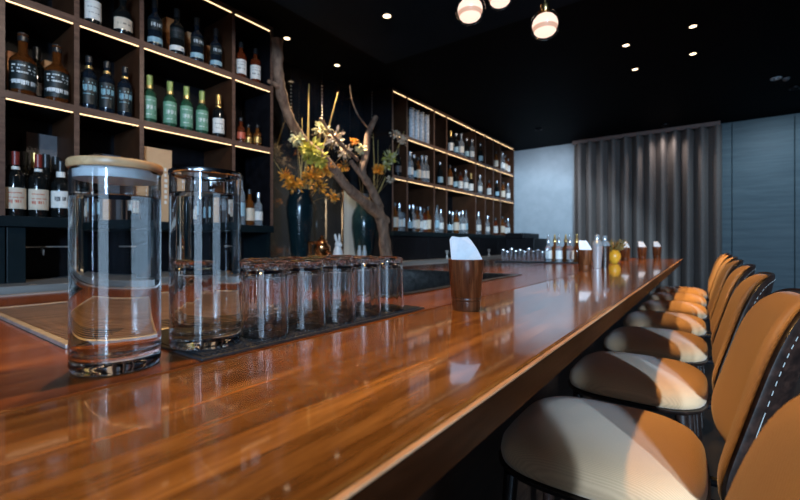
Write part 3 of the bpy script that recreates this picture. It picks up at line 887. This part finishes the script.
def spray(px, py, X, root, mat, label, nm, rad=.05, n=16, leaf=.045, seed=0, wleaf=.012, mat2=None):
    """a stem that ends in a loose head of petals or leaves"""
    rg = random.Random(seed); c = Vector(on_x(px, py, X)); r_ = Vector(root)
    t = thing(nm, label, 'flower', tuple(r_), 0, 'flower sprays in the niche vases')
    c = c - r_
    mb = MB(); P = smooth_path([Vector((0, 0, 0)), c * .5 + Vector((0, 0, .03)), c], 4)
    mb.tube(P, [.004 - .002 * i / (len(P) - 1) for i in range(len(P))], 6).build('stem', M_STEM, t)
    h1 = MB(); h2 = MB()
    for k in range(int(n * 2.5)):
        u = Vector((rg.gauss(0, 1), rg.gauss(0, 1), rg.gauss(0, .8))).normalized()
        base = c + u * rad * rg.uniform(0, .9)
        tip = base + (u + Vector((0, 0, rg.uniform(-.5, .4)))).normalized() * leaf * rg.uniform(.6, 1.35)
        blade(h2 if (mat2 and k % 3 == 0) else h1, base, tip, wleaf * rg.uniform(.7, 1.2), rg)
    h1.build('flower_head', mat, t)
    if mat2: h2.build('leaves', mat2, t)


r1 = (-2.66, v1y, NZ + .45); r2 = (-2.74, v2y, NZ + .45)
FL = [
    (294, 184, -2.60, r1, M_ORANGE, 'lowest orange flower spray at the left lip of the teal vase', 'orange_flower', .07, 26, .05, None),
    (285, 176, -2.62, r1, M_ORANGE, 'orange flower spray hanging furthest left over the teal vase', 'orange_flower', .05, 16, .045, None),
    (312, 176, -2.58, r1, M_ORANGE, 'bright orange flower spray right above the teal vase lip', 'orange_flower', .07, 26, .05, None),
    (326, 170, -2.57, r1, M_ORANGE, 'orange flower spray in front of the left driftwood limb', 'orange_flower', .06, 24, .05, None),
    (318, 186, -2.60, r1, M_ORANGE, 'dim orange flower spray below the left driftwood limb', 'orange_flower', .06, 18, .045, M_STEM),
    (333, 196, -2.62, r1, M_ORANGE, 'orange brown spray drooping lowest right of the teal vase', 'orange_flower', .05, 16, .045, M_STEM),
    (310, 150, -2.60, r1, M_LEAF, 'dense yellow green leafy spray in the middle of the arrangement', 'leafy_spray', .09, 50, .06, None),
    (318, 160, -2.58, r1, M_LEAF, 'yellow green leafy spray just above the orange flowers', 'leafy_spray', .07, 34, .055, None),
    (297, 139, -2.60, r1, M_PALE, 'pale yellow spray at the left where the driftwood curves', 'leafy_spray', .045, 20, .045, None),
    (322, 130, -2.60, r1, M_PALE, 'pale blossom spray at the top above the leaning reed', 'leafy_spray', .06, 22, .05, M_STEM),
    (335, 138, -2.60, r1, M_PINK, 'pale brown blossom spray in the middle between both driftwood limbs', 'leafy_spray', .08, 30, .05, M_STEM),
    (345, 152, -2.60, r1, M_PINK, 'pale brown blossom spray near the right driftwood fork', 'leafy_spray', .06, 22, .05, M_STEM),
    (343, 166, -2.62, r1, M_ORANGE, 'small orange brown spray between the two driftwood limbs', 'orange_flower', .05, 16, .04, M_STEM),
    (361, 149, -2.60, r2, M_PALE, 'pale yellow spray against the upright driftwood limb', 'leafy_spray', .045, 22, .045, None),
    (354, 142, -2.62, r2, M_ORANGE, 'little golden spray left of the upright driftwood limb', 'orange_flower', .03, 12, .035, None),
    (378, 170, -2.64, r2, M_ORANGE, 'bright orange flower spray right of the driftwood fork', 'orange_flower', .05, 24, .045, None),
    (390, 158, -2.62, r2, M_LEAF, 'yellow green leafy spray right of the driftwood over the far shelving', 'leafy_spray', .06, 26, .06, M_PALE),
    (386, 166, -2.62, r2, M_LEAF, 'lower yellow green spray beside the leaning reed', 'leafy_spray', .045, 18, .05, M_PALE),
    (395, 134, -2.60, r2, M_PINK, 'pale blossom spray touching the far shelving light', 'leafy_spray', .05, 20, .045, None),
    (403, 141, -2.58, r2, M_PINK, 'small pale blossom furthest right over the far shelving', 'leafy_spray', .035, 14, .04, None),
    (390, 180, -2.62, r2, M_PINK, 'pale blossom spray at the right lip of the broad vase', 'leafy_spray', .035, 14, .035, M_STEM),
]
for i, (px, py, X, r_, m1, lb, nm, rad, n, lf, m2) in enumerate(FL):
    spray(px, py, X, r_, m1, lb, nm, rad, int(n * 1.5), lf * .8, 50 + i, .010, m2)

# hanging strings of small beads
for i, (px, pa, pb) in enumerate(((291, 86, 138), (322, 86, 122), (372, 92, 138), (384, 118, 150), (402, 100, 150))):
    y = yx(px, -2.86); za, zb2 = on_x(px, pa, -2.86)[2], on_x(px, pb, -2.86)[2]
    t = thing('bead_strand', ORD[i] + ' from the left of the thin bead strands hanging in the dark niche', 'bead strand', (-2.86, y, CEIL), 0, 'bead strands hanging in the niche')
    MB().tube([(0, 0, 0), (0, 0, zb2 - CEIL)], .0012, 5).build('cord', M_BLACK(), t)
    mb = MB(); z = za
    while z > zb2: mb.sphere((0, 0, z - CEIL), .006, 8); z -= .03
    mb.build('beads', M_STEEL(), t)

# copper kettle-like ornament, white rabbit and two small pots
ky = yx(322, -2.52); kt = thing('copper_urn', 'ornate copper urn glinting beside the white rabbit figurine', 'urn', (-2.52, ky, NZ))
MB().lathe([(0, 0), (.06, 0), (.062, .012), (.03, .03), (.028, .06), (.05, .09), (.068, .13), (.066, .165), (.04, .19), (.038, .2), (.05, .205), (.02, .225), (.012, .24), (.016, .25), (0, .256)], 28).build('body', M_COPPER(), kt)
MB().tube([(0, -.15, .19), (0, -.05, .195), (0, .05, .195)], .011).build('arm', M_COPPER(), kt)
MB().lathe([(0, 0), (.04, 0), (.04, .01), (.012, .03), (.012, .18), (.02, .2), (0, .205)], 18, (0, -.13, 0)).build('side_column', M_COPPER(), kt)
MB().tube([(.06, 0, .12), (.10, 0, .11), (.115, 0, .08)], [.014, .01, .008]).build('spout', M_COPPER(), kt)
by = yx(338, -2.50); rb = thing('rabbit_figurine', 'white ceramic rabbit figurine with upright ears beside the copper urn', 'figurine', (-2.50, by, NZ), 0)
M_CER = mottled('white_ceramic', (.72, .72, .70), (.78, .78, .76), .3, 20)
rbm = MB(); rbm.lathe([(0, 0), (.043, 0), (.046, .02), (.045, .08), (.036, .13), (.024, .16), (0, .17)], 24)
rbm.sphere((.004, 0, .178), .03, 14, (1.1, .95, 1)).sphere((.032, 0, .17), .014, 10).sphere((.03, .022, .02), .016, 10).sphere((.03, -.022, .02), .016, 10).sphere((-.044, 0, .03), .016, 10)
rbm.build('body', M_CER, rb)
for s in (-1, 1):
    MB().tube([(0, s * .013, .196), (-.004, s * .02, .225), (-.008, s * .024, .255), (-.01, s * .024, .268)], [.008, .011, .009, .002], 10).build('ear', M_CER, rb)
for k, p in enumerate((359.5, 364.5)):
    lathe_thing('salt_pot', ('left', 'right')[k] + ' one of two small white pots beside the driftwood foot', 'pot', (-2.5, yx(p, -2.5), NZ), [(0, 0), (.018, 0), (.02, .006), (.02, .11), (.012, .135), (.012, .165), (0, .168)], mottled('dull_white', (.4, .42, .42), (.45, .47, .47), .4, 20), 18)['group'] = 'small white pots by the driftwood'

# ------------------------------------------------------------------ carafes, tumblers, mat
M_MAT = mottled('black_rubber', (0.014, 0.015, 0.017), (0.022, 0.023, 0.026), .5, 60)
MX0, MX1, MY0, MY1 = -.885, -.546, .292, .845
mt = thing('bar_mat', 'black ribbed rubber bar mat lying under the upturned tumblers', 'mat', (0, 0, BT))
MB().box(MX0, MX1, MY0, MY1, 0, .004).build('base', M_MAT, mt, bevel=.0015)
mb = MB(); x = MX0 + .008
while x < MX1 - .01:
    mb.box(x, x + .0045, MY0 + .006, MY1 - .006, .004, .0062); x += .0085
y = MY0 + .006
while y < MY1 - .012:
    mb.box(MX0 + .006, MX1 - .006, y, y + .003, .004, .0056); y += .0085
mb.build('ribs', M_MAT, mt)
MTOP = BT + .0063


def carafe(x, y, z, h, lid, label, level):
    t = thing('water_carafe', label, 'carafe', (x, y, z), 0, 'water carafes on the bar')
    R, wl = .0500, .0027
    prof = [(0, 0.0015), (R * .66, 0.0015), (R * .86, 0), (R * .95, .0012), (R * .985, .004), (R, .009), (R, .0098), (R, .0106), (R, h * .5), (R, h - .0042), (R, h - .0036), (R, h - .003), (R - .0013, h),
            (R - wl, h - .003), (R - wl, h - .0036), (R - wl, h - .0042), (R - wl, h * .5), (R - wl, .0275), (R - wl, .0268), (R - wl, .026), (R - wl - .002, .0226), (R - wl - .006, .021), (.02, .019), (0, .0185)]
    MB().lathe(prof, 72).build('glass_body', M_GLASS(), t, angle=24)
    ri = R - wl + .0004
    wp = [(0, .0182), (.02, .0187), (R - wl - .0058, .0206), (R - wl - .0017, .0222), (ri, .0258), (ri, .0266), (ri, .0274), (ri, level * .5), (ri, level), (ri, level + .0006), (ri, level + .0012), (ri - .0012, level + .0004), (ri - .0025, level), (ri - .0035, level), (ri - .0045, level), (0, level)]
    MB().lathe(wp, 72).build('water', M_WATER(), t, angle=24)
    if lid:
        MB().lathe([(0, h + .0005), (R + .001, h + .0005), (R + .0024, h + .003), (R + .0024, h + .009), (R + .001, h + .011), (0, h + .0115)], 64).build('lid', wood('lid_wood', (.30, .17, .08), (.42, .25, .12), (.52, .33, .17), .4, 'y', 0), t)
        MB().lathe([(0, h - .012), (R - wl - .0012, h - .012), (R - wl - .0012, h), (0, h)], 48).build('lid_seal', mottled('seal', (.55, .60, .62), (.6, .65, .68), .3, 20), t)
    else:
        MB().lathe([(R + .0002, h - .004), (R + .0010, h - .003), (R + .0012, h + .001), (R + .0005, h + .0035), (R - wl - .001, h + .003), (R - wl - .001, h + .0004), (R + .0002, h + .0004)], 64, closed=True).build('rim_band', mottled('clear_rim', (.5, .5, .5), (.6, .6, .6), .15, 20, metal=1.0), t)


p1 = on_z(117, 366, BT); p2 = on_z(206, 347.5, BT)
carafe(p1[0], p1[1], BT + .0002, .252, True, 'water filled glass carafe with round wooden lid, nearest on the bar', .218)
carafe(p2[0], p2[1], MTOP, .258, False, 'water filled glass carafe without wooden lid, standing on the black mat', .226)


# the tumbler is one closed wall: join outer wall back to the mouth lip
def tumbler_mesh():
    H, r0, r1 = .122, .0380, .0350
    inner = [(0, H - .0120), (.012, H - .0121), (r1 - .008, H - .0135), (r1 - .0030, H - .018), (r1 - .0018, H - .026), (r1 - .0017, H - .027), (r1 - .0016, H - .030), (r0 + (r1 - r0) * .6 - .0016, .066), (r0 + (r1 - r0) * .3 - .0016, .035), (r0 - .0018, .010), (r0 - .0017, .004), (r0 - .0016, .002), (r0 - .0016, .001)]
    outer = [(r0 - .0009, 0), (r0 + .0006, .001), (r0 + .0006, .0022), (r0, .0034), (r0, .0042), (r0, .005), (r1 + .0004, H - .012), (r1 + .0003, H - .011), (r1 + .0002, H - .010), (r1 - .002, H - .002), (r1 - .006, H), (.022, H - .001), (.012, H - .004), (0, H - .0042)]
    m = MB().lathe(inner + outer, 112)
    k0 = 0
    m.v = [(x * g, y * g, z) for x, y, z in m.v for g in [1 + (-.012 * sin(8 * atan2(y, x)) ** 2 * min(1, max(0, (z - .006) / .02)) if .0005 < z < .1035 and sqrt(x * x + y * y) < r0 - .0013 - (.0030 * z / .118) else 0)]]
    # tiny knurl round the foot
    return m


gl = thing('tumbler', '', 'glass')
tumbler_mesh().build('glass_wall', glass('tumbler_glass', (.98, .99, 1.0), 1.5), gl, angle=24)
foot = MB()
for i in range(24):
    a = 2 * pi * i / 24
    foot.sphere((.0340 * cos(a), .0340 * sin(a), .1155), .0034, 6, (1, 1, 1.2))
foot.build('knurled_foot', M_GLASS(), gl)
used = False
rowsG = [('front', -.592, [.426, .509, .592, .675, .758]), ('second', -.676, [.440, .522, .604, .687, .770]), ('back', -.760, [.446, .530, .612, .695, .780])]
for rn_, x, ys in rowsG:
    for k, y in enumerate(ys):
        place(gl, used, (x + random.uniform(-.002, .002), y, MTOP), random.uniform(0, 6), f'upturned clear tumbler, {ORD[k]} from the carafes in the {rn_} row on the mat', 'upturned tumblers on the bar mat')
        used = True

# ------------------------------------------------------------------ napkin cups
M_CUP = wood('cup_wood', (.025, .007, .003), (.085, .025, .009), (.23, .08, .03), .28, 'z', 0, grain=1.4)
M_NAP = mottled('white_napkin', (.58, .58, .58), (.66, .66, .66), .8, 60)
cup = thing('napkin_cup', '', 'cup')
ch, ct, cbm = .121, .0425, .033
rA = lambda z: cbm + (ct - cbm) * z / ch
cp = [(0, 0), (cbm - .001, 0), (cbm, .002), (rA(.022), .022), (rA(.022) - .0012, .0228), (rA(.024) - .0012, .0242), (rA(.025), .025), (rA(.029), .029), (rA(.03) - .0012, .0298), (rA(.0315) - .0012, .0312), (rA(.032), .032), (ct, ch - .001), (ct - .0015, ch), (ct - .004, ch - .001), (cbm - .004, .008), (0, .008)]
MB().lathe(cp, 44).build('cup_body', M_CUP, cup, angle=60)


def napkin(loc, rz, label, seed, sx=1.0):
    rg = random.Random(seed)
    t = thing('folded_napkin', label, 'napkin', loc, rz, 'folded napkins in the wooden cups')
    out = [(-.037, 0.012), (-.0385, .085), (-.0405, .168), (-.035, .176), (-.016, .1735), (.003, .175), (.012, .166), (.026, .146), (.0385, .121), (.037, .07), (.030, .012)]
    for k in range(3):
        off = (k - 1) * .0055
        mb = MB(); A = []; B = []
        for (a, z) in out:
            s = 1 - .10 * k
            yy = off + .004 * sin(a * 60 + k) * (z / .17)
            lim = .86 if z < .115 else 1.0
            A.append((a * s * lim * sx, yy - .0013, z * (1 - .02 * k) if z > .1 else z)); B.append((a * s * lim * sx, yy + .0013, z * (1 - .02 * k) if z > .1 else z))
        n = len(out)
        fs = [tuple(range(n)), tuple(reversed(range(n, 2 * n)))] + [(i, (i + 1) % n, n + (i + 1) % n, n + i) for i in range(n)]
        mb.add(A + B, fs).build('fold', M_NAP, t)


cups = [(466, 309.5, 'wooden napkin cup standing alone in front, nearest on the bar top'),
        (585, 270.5, 'wooden napkin cup beside the steel shakers'),
        (625, 261.2, 'wooden napkin cup right of the yellow pot'),
        (642, 259.4, 'second wooden napkin cup beyond the yellow pot'),
        (657, 258.5, 'furthest wooden napkin cup at the end of the bar')]
NAPL = ['white folded paper napkins in the nearest wooden cup', 'white folded napkins in the cup beside the steel shakers', 'white folded napkins in the cup right of the yellow pot',
        'white folded napkins in the second cup beyond the yellow pot', 'white folded napkins in the furthest cup at the bar end']
for i, (px, py, lb) in enumerate(cups):
    p = on_z(px, py, BT)
    place(cup, i > 0, (p[0], p[1], BT + .0002), random.uniform(0, 6), lb, 'wooden napkin cups along the bar')
    napkin((p[0], p[1], BT), YAW, NAPL[i], i)

# ------------------------------------------------------------------ far bar things: trays of glasses, bitters bottles, shakers, yellow pot
sg = thing('small_glass', '', 'glass')
MB().lathe([(0, .004), (.018, .006), (.022, .095), (.0235, .095), (.0225, .0), (0, 0)], 20).build('glass_wall', thin_glass('small_clear_glass', (.95, .97, 1), .4, 1.8), sg)
MB().lathe([(.0236, .088), (.0242, .088), (.0242, .0955), (.0236, .0955)], 18, closed=True).build('rim_band', CW, sg)
tr = thing('glass_tray', 'low black tray carrying small glasses and bitters bottles on the far bar', 'tray', (*on_z(537, 262.6, BT)[:2], BT), 0)
pa = on_z(503, 262.2, BT); pb = on_z(547, 263.2, BT)
pm = on_z(537, 262.6, BT)
for i in range(11):
    u = i / 10; p = (pa[0] + (pb[0] - pa[0]) * u, pa[1] + (pb[1] - pa[1]) * u)
    so = place(sg, i > 0, (p[0], p[1], BT + .012), 0, f'small glass, {ORD[i]} from the left of eleven on the far black tray', 'small glasses on the far tray')
    so.scale = (.72, .72, (1.0, .85, 1.1, .9)[i % 4])
vx_, vy_ = pb[0] - pa[0], pb[1] - pa[1]; ln = sqrt(vx_ ** 2 + vy_ ** 2); ang = atan2(vy_, vx_)
pc = on_z(578, 263.5, BT)
tr.location = ((pa[0] + pc[0]) / 2, (pa[1] + pc[1]) / 2, BT); tr.rotation_euler = (0, 0, atan2(pc[1] - pa[1], pc[0] - pa[0]))
TL = sqrt((pc[0] - pa[0]) ** 2 + (pc[1] - pa[1]) ** 2) / 2 + .05
MB().box(-TL, TL, -.07, .07, 0, .006).build('base', M_BLACK(), tr)
rmb = MB(); gridslab(rmb, [-TL - .004, -TL + .002, TL - .002, TL + .004], [-.074, -.068, .068, .074], 0, .012, {(1, 1)}); rmb.build('rim', M_BLACK(), tr)
tr_in = MB().box(-TL + .003, TL - .003, -.067, .067, .006, .0118).build('liner', M_MAT, tr)
bb = thing('bitters_bottle', '', 'bottle')
MB().lathe([(0, 0), (.026, 0), (.028, .004), (.028, .085), (.022, .10), (.011, .108), (.011, .13), (0, .13)], 22).build('glass_body', GC, bb)
MB().lathe([(0, .1302), (.014, .1302), (.013, .15), (.007, .158), (.005, .182), (0, .184)], 14).build('dasher_top', CW, bb)
MB().arc(.0284, .0292, -1.6, 1.6, .02, .075, 14).build('paper_label', PW, bb)
bb2 = thing('bitters_bottle', '', 'bottle')
MB().lathe([(0, 0), (.026, 0), (.028, .004), (.028, .085), (.022, .10), (.011, .108), (.011, .13), (0, .13)], 22).build('glass_body', GA, bb2)
MB().lathe([(0, .1302), (.014, .1302), (.013, .15), (.007, .158), (.005, .182), (0, .184)], 14).build('dasher_top', CG, bb2)
ub = [0, 0]
for i, px in enumerate((549, 554, 559.5, 565, 570.5, 576)):
    p = on_z(px, 263 + .12 * i, BT); k = i % 2
    off = .02 if k else -.02
    place((bb, bb2)[k], ub[k] > 0, (p[0], p[1] + off, BT + .012), -.6, ('clear' if k == 0 else 'amber') + f' bitters bottle, {ORD[i]} from the left of six on the far tray', 'bitters bottles on the far tray')
    ub[k] += 1
for o_ in list(COL.objects):
    if o_.name.startswith('bitters_bottle'): o_.scale = (1, 1, 1.18)


def shaker(px, py, h, r, label, dark):
    p = on_z(px, py, BT)
    t = thing('cocktail_shaker', label, 'shaker', (p[0], p[1], BT + .0002), 0, 'steel cocktail shakers on the bar')
    m_ = M_DARKSTEEL() if dark else M_STEEL()
    MB().lathe([(0, 0), (r * .72, 0), (r * .74, .004), (r, h * .66), (r * 1.01, h * .665), (0, h * .67)], 28).build('tin', pmat('polished_steel', (.62, .63, .65), .2, .7) if not dark else m_, t)
    MB().lathe([(r, h * .6705), (r * 1.02, h * .672), (r * .9, h * .76), (r * .5, h * .84), (r * .42, h * .85), (r * .42, h * .87), (0, h * .87), (0, h * .6705)], 28, closed=True).build('strainer_top', pmat('polished_steel', (.62, .63, .65), .2, .7), t)
    MB().lathe([(0, h * .8702), (r * .5, h * .8702), (r * .46, h * .97), (r * .3, h), (0, h)], 22).build('cap', pmat('polished_steel', (.62, .63, .65), .2, .7), t)


shaker(597, 268.0, .215, .034, 'left steel cocktail shaker, brighter, behind the napkin cup', False)
shaker(604.5, 267.0, .21, .034, 'right steel cocktail shaker, darker, next to the yellow pot', True)
pp = on_z(614, 263.2, BT)
yp = thing('flower_pot', 'round yellow pot of dried golden foliage beside the steel shakers', 'pot', (pp[0], pp[1], BT + .0002))
MB().lathe([(0, 0), (.03, 0), (.034, .004), (.056, .035), (.062, .065), (.055, .095), (.042, .112), (.046, .122), (.042, .122), (.038, .112), (.05, .09), (.056, .065), (.03, .008), (0, .008)], 32).build('pot_body', mottled('yellow_glaze', (.60, .25, .015), (.70, .34, .03), .3, 14), yp)
yp.scale = (.8, .8, .86)
fm = MB(); rg = random.Random(5)
for k in range(150):
    a = rg.uniform(0, 2 * pi); rr_ = rg.uniform(0, .04)
    base = (rr_ * cos(a), rr_ * sin(a), .11)
    o_ = rg.uniform(.02, .13)
    blade(fm, base, (o_ * cos(a) + base[0], o_ * sin(a) + base[1], .11 + rg.uniform(.02, .12)), .0055, rg)
fm.build('foliage', mottled('gold_foliage', (.13, .08, .02), (.2, .14, .04), .6, 30), yp)
# two small clear glasses between sink and tray, glinting
for k, (px, py) in enumerate(((447, 271), (489, 271.5))):
    p = on_x(px, py, -2.5)
    t = thing('jigger', ('left', 'right')[k] + ' small steel jigger glinting on the back counter past the napkin cup', 'jigger', (-2.52, yx(px, -2.52), NZ), 0, 'jiggers on the back counter')
    MB().lathe([(0, 0), (.022, 0), (.008, .04), (.008, .045), (.026, .1), (.0245, .1), (.006, .047), (0, .046)], 20).build('cup', M_STEEL(), t)

# ------------------------------------------------------------------ bar stools
st = thing('bar_stool', '', 'stool')
SZ = .735
pad = [(0.02, SZ + .050), (.35, SZ + .049), (.62, SZ + .045), (.82, SZ + .035), (.93, SZ + .022), (.985, SZ + .006), (1.0, SZ - .012), (.985, SZ - .026), (.95, SZ - .030), (.02, SZ - .030)]
MB().superpad(.207, .216, pad, 3.6, 64, c=(.010, 0, 0)).build('seat_cushion', M_CHAIR(), st, angle=80)
MB().superpad(.207, .216, [(.02, SZ - .056), (.80, SZ - .056), (.98, SZ - .044), (1.02, SZ - .034), (1.02, SZ - .0302), (.02, SZ - .0302)], 3.6, 64, c=(.010, 0, 0)).build('seat_shell', M_PLY(), st, angle=60)


def back_pt(a, b, off, R=.37, half=radians(39)):
    v = (b + 1) / 2
    th = a * half
    cx = .235 - R * cos(half)
    return (cx + (R + off) * cos(th) + .072 * v - .022, (R + off) * sin(th), SZ - .005 + v * .384)


def back_ring(s_, off, n=72, e=4.2, grow=0.0):
    out = []
    for i in range(n):
        t = 2 * pi * i / n
        a = math.copysign(abs(cos(t)) ** (2 / e), cos(t)); b = math.copysign(abs(sin(t)) ** (2 / e), sin(t))
        # the sides draw in towards the top
        b2 = b * s_; a2 = a * s_ * (1 - .15 * max(0, b2 + .5))
        out.append(back_pt(a2 * (1 + grow), b2 * (1 + grow), off))
    return out


cush = [back_ring(.02, -.036), back_ring(.4, -.036), back_ring(.72, -.035), back_ring(.83, -.032), back_ring(.91, -.025), back_ring(.96, -.015), back_ring(.985, -.005), back_ring(.97, -.0005), back_ring(.5, -.0005), back_ring(.02, -.0005)]
MB().rings(cush).build('back_cushion', M_CHAIR(), st, angle=80)
shl = [back_ring(.02, 0), back_ring(.5, 0), back_ring(.99, 0), back_ring(1.02, .004), back_ring(1.02, .010), back_ring(.99, .014), back_ring(.5, .014), back_ring(.02, .014)]
sh = MB().rings(shl).build('back_shell', M_PLY(), st, angle=60)
sm = MB(); rngA = [Vector(p) for p in back_ring(.93, .0145, 900)]
acc = 0.0; cur = []
for i in range(900):
    p, q = rngA[i], rngA[(i + 1) % 900]
    if acc < .0085: cur.append(p)
    elif cur:
        if len(cur) > 1: sm.tube(cur[::max(1, len(cur) // 3)] + [cur[-1] + (cur[-1] - cur[-2]) * .2], .0006, 5)
        cur = []
    acc += (q - p).length
    if acc > .0155: acc = 0.0
sm.build('stitching', mottled('white_thread', (.28, .27, .25), (.32, .31, .29), .7, 30), sh)['kind'] = 'stuff'
MB().tube([(.12, -.05, SZ - .05), (.285, -.05, SZ - .045), (.348, -.05, SZ + .03), (.366, -.05, SZ + .16)], .011).build('back_bracket', M_BLACK(), st)
MB().tube([(.12, .05, SZ - .05), (.285, .05, SZ - .045), (.348, .05, SZ + .03), (.366, .05, SZ + .16)], .011).build('back_bracket', M_BLACK(), st)
for sx in (-1, 1):
    for sy in (-1, 1):
        MB().tube([(sx * .15, sy * .16, SZ - .052), (sx * .19, sy * .20, .0)], [.017, .011], 12).build('leg', M_PLY(), st)
fr_ = MB(); q = [(-.176, -.184, .26), (.176, -.184, .26), (.176, .184, .26), (-.176, .184, .26)]
for i in range(4): fr_.tube([q[i], q[(i + 1) % 4]], .008)
fr_.build('footrest', M_BLACK(), st)
SXC = -.207
ys_ = [.345] + [1.085 + .62 * k for k in range(7)]
NM = ['nearest ochre corduroy bar stool, only its backrest edge in the bottom right corner',
      'ochre bar stool nearest with its seat in view, half lit half in shadow',
      'ochre bar stool directly behind the nearest full seat, second along the bar',
      'third full ochre bar stool along the bar, its backrest top edge clear of the next',
      'fourth full ochre bar stool along the bar', 'fifth full ochre bar stool along the bar, in the bright pool of light',
      'sixth full ochre bar stool along the bar', 'furthest ochre bar stool, by the dark curtain at the bar end']
for i, y in enumerate(ys_):
    place(st, i > 0, (SXC + (-.037 if i == 0 else random.uniform(-.008, .008)), y, 0), 0 if i == 0 else random.uniform(-.03, .03), NM[i], 'ochre bar stools along the bar')

# ------------------------------------------------------------------ pendants and downlights
M_BULB = emitter('pendant_bulb', (1.0, .80, .68), 1.35)
M_BAND = emitter('pendant_band', (1.0, .62, .45), .75)
M_PGL = thin_glass('pendant_glass', (1.0, .93, .88))
pend_pos = [((545, 25), 1.78, 'rightmost globe pendant lamp on a brass stem over the bar'), ((470, 10), 1.78, 'leftmost globe pendant lamp over the bar, cut by the frame top'), ((500, -4), 1.95, 'middle globe pendant lamp, only its lower rim in view')]
for i, ((px, py), Z, lb) in enumerate(pend_pos):
    dx, dy = ray(px); p = (Z * dx, Z * dy, CZ + (HOR - py) / F * Z)
    t = thing('pendant_lamp', lb, 'lamp', p, 0, 'globe pendant lamps over the bar')
    t.scale = (1.08, 1.08, 1)
    MB().sphere((0, 0, 0), .061, 28).build('glass_globe', M_PGL, t)
    MB().lathe([(0, -.050), (.018, -.047), (.034, -.038), (.042, -.028), (.0405, -.026), (0, -.026)], 28).build('bulb_reflector', M_BULB, t)
    MB().lathe([(0, -.0255), (.040, -.0255), (.047, -.012), (.0475, -.010), (0, -.010)], 28).build('bulb_band', M_BAND, t)
    MB().lathe([(0, -.0095), (.0475, -.0095), (.049, .004), (.045, .02), (.034, .035), (.016, .046), (0, .048)], 28).build('bulb', M_BULB, t)
    MB().lathe([(0, .0485), (.013, .0485), (.02, .062), (.018, .085), (.006, .095), (0, .096)], 20).build('brass_cap', M_BRASS(), t)
    MB().tube([(0, 0, .09), (0, 0, SOFFIT - p[2])], .004).build('stem', M_BRASS(), t)
    MB().lathe([(0, SOFFIT - p[2] - .02), (.045, SOFFIT - p[2] - .018), (.05, SOFFIT - p[2]), (0, SOFFIT - p[2])], 24).build('ceiling_rose', M_BRASS(), t)

M_DISC = emitter('downlight_face', (1.0, .74, .48), 4.0)


def downlight(x, y, z, label, energy=0, target=None, size=70, color=WARM, r=.024, blend=.5, soft=.03):
    t = thing('downlight', label, 'lamp', (x, y, z), 0, 'recessed ceiling downlights')
    MB().lathe([(r, 0), (r + .012, 0), (r + .011, -.006), (r, -.004)], 24, closed=True).build('trim_ring', M_BLACK(), t)
    MB().lathe([(0, -.001), (r, -.001), (r, -.004), (0, -.005)], 24).build('lens', M_DISC, t)
    if energy:
        lamp('downlight_lamp', 'SPOT', (x, y, z - .03), energy, color, target or (x, y, 0), spot_size=radians(size), spot_blend=blend, shadow_soft_size=soft)


def ceil_at(px, py, z=CEIL):
    dx, dy = ray(px); Z = F * (z - CZ) / (HOR - py)
    return Z * dx, Z * dy, z


for k, (px, py, lb, e) in enumerate([(626, 45, 'left downlight of the nearer pair in the dark ceiling', 70), (693, 26, 'right downlight of the nearer pair in the dark ceiling', 110),
                                     (635, 69, 'left downlight of the further pair in the dark ceiling', 60), (693, 53.5, 'right downlight of the further pair in the dark ceiling', 100)]):
    downlight(*ceil_at(px, py), lb, e)
downlight(*ceil_at(387, 15.5, SOFFIT), 'small downlight in the lowered ceiling above the driftwood', 10)
a_ = ceil_at(287, 38); downlight(*a_, 'downlight beside the driftwood tip at the left shelving end', 200, (-2.63, 2.25, 1.5), 60, SOFT)
a_ = ceil_at(337, 65); downlight(*a_, 'downlight above the flowers in the niche', 260, (-2.63, 2.7, 1.5), 60, SOFT)
# out of frame, above the near end of the bar
for k, (x, y, e) in enumerate(((-.50, .75, 92), (-.50, 2.1, 95), (-1.15, .55, 80))):
    downlight(x, y, SOFFIT, ORD[k] + ' downlight in the lowered ceiling above the near bar, out of frame', e)
for k, p in enumerate(((-1.9, 5.9), (-.44, 6.7), (.75, 5.9))):
    t = thing('wall_washer', ('small dark ceiling fitting washing the pale wall', 'small dark ceiling fitting washing the curtain', 'small dark ceiling fitting washing the slate panels')[k], 'lamp', (p[0], p[1], CEIL), 0, 'dark ceiling fittings by the far wall')
    MB().lathe([(.035, 0), (.05, 0), (.046, -.02), (.035, -.02)], 24, closed=True).build('housing', M_BLACK(), t)
# round vent and small sensor at the right
for (px, py, r, nm, lb) in ((776, 78, .045, 'ceiling_vent', 'round pale blue vent ring in the dark ceiling at right'),):
    x, y, z = ceil_at(px, py)
    t = thing(nm, lb, 'vent', (x, y, z))
    mv = mottled('vent_white', (.45, .52, .55), (.5, .57, .6), .5, 20)
    MB().lathe([(r * .6, 0), (r, 0), (r * .95, -.012), (r * .6, -.006)], 28, closed=True).build('ring', mv, t)
    MB().lathe([(0, 0), (r * .25, 0), (r * .22, -.016), (0, -.018)], 18).build('centre', mv, t)
x, y, z = ceil_at(786, 78)
MB_ = thing('ceiling_sensor', 'small sensor right of the round vent in the dark ceiling', 'sensor', (x, y, z))
MB().lathe([(0, 0), (.03, 0), (.028, -.015), (.012, -.028), (0, -.03)], 20).build('housing', mottled('vent_grey', (.12, .14, .15), (.15, .17, .18), .5, 20), MB_)
t = thing('added_spot_stand', 'added slim black stand carrying the extra cool spot by the entrance window', 'lamp', (3.0, -2.6, 0))  # invented stand and head for the added daylight spot
MB().lathe([(0, 0), (.16, 0), (.16, .015), (.02, .03), (0, .03)], 28).build('base', M_BLACK(), t)
MB().tube([(.03, -.02, .03), (.03, -.02, 1.62)], .012).build('pole', M_BLACK(), t)
MB().tube([(.16, -.28, 1.64), (.02, -.035, 1.605), (.012, -.02, 1.602)], [.05, .055, .05], 20).build('lamp_head', M_BLACK(), t)
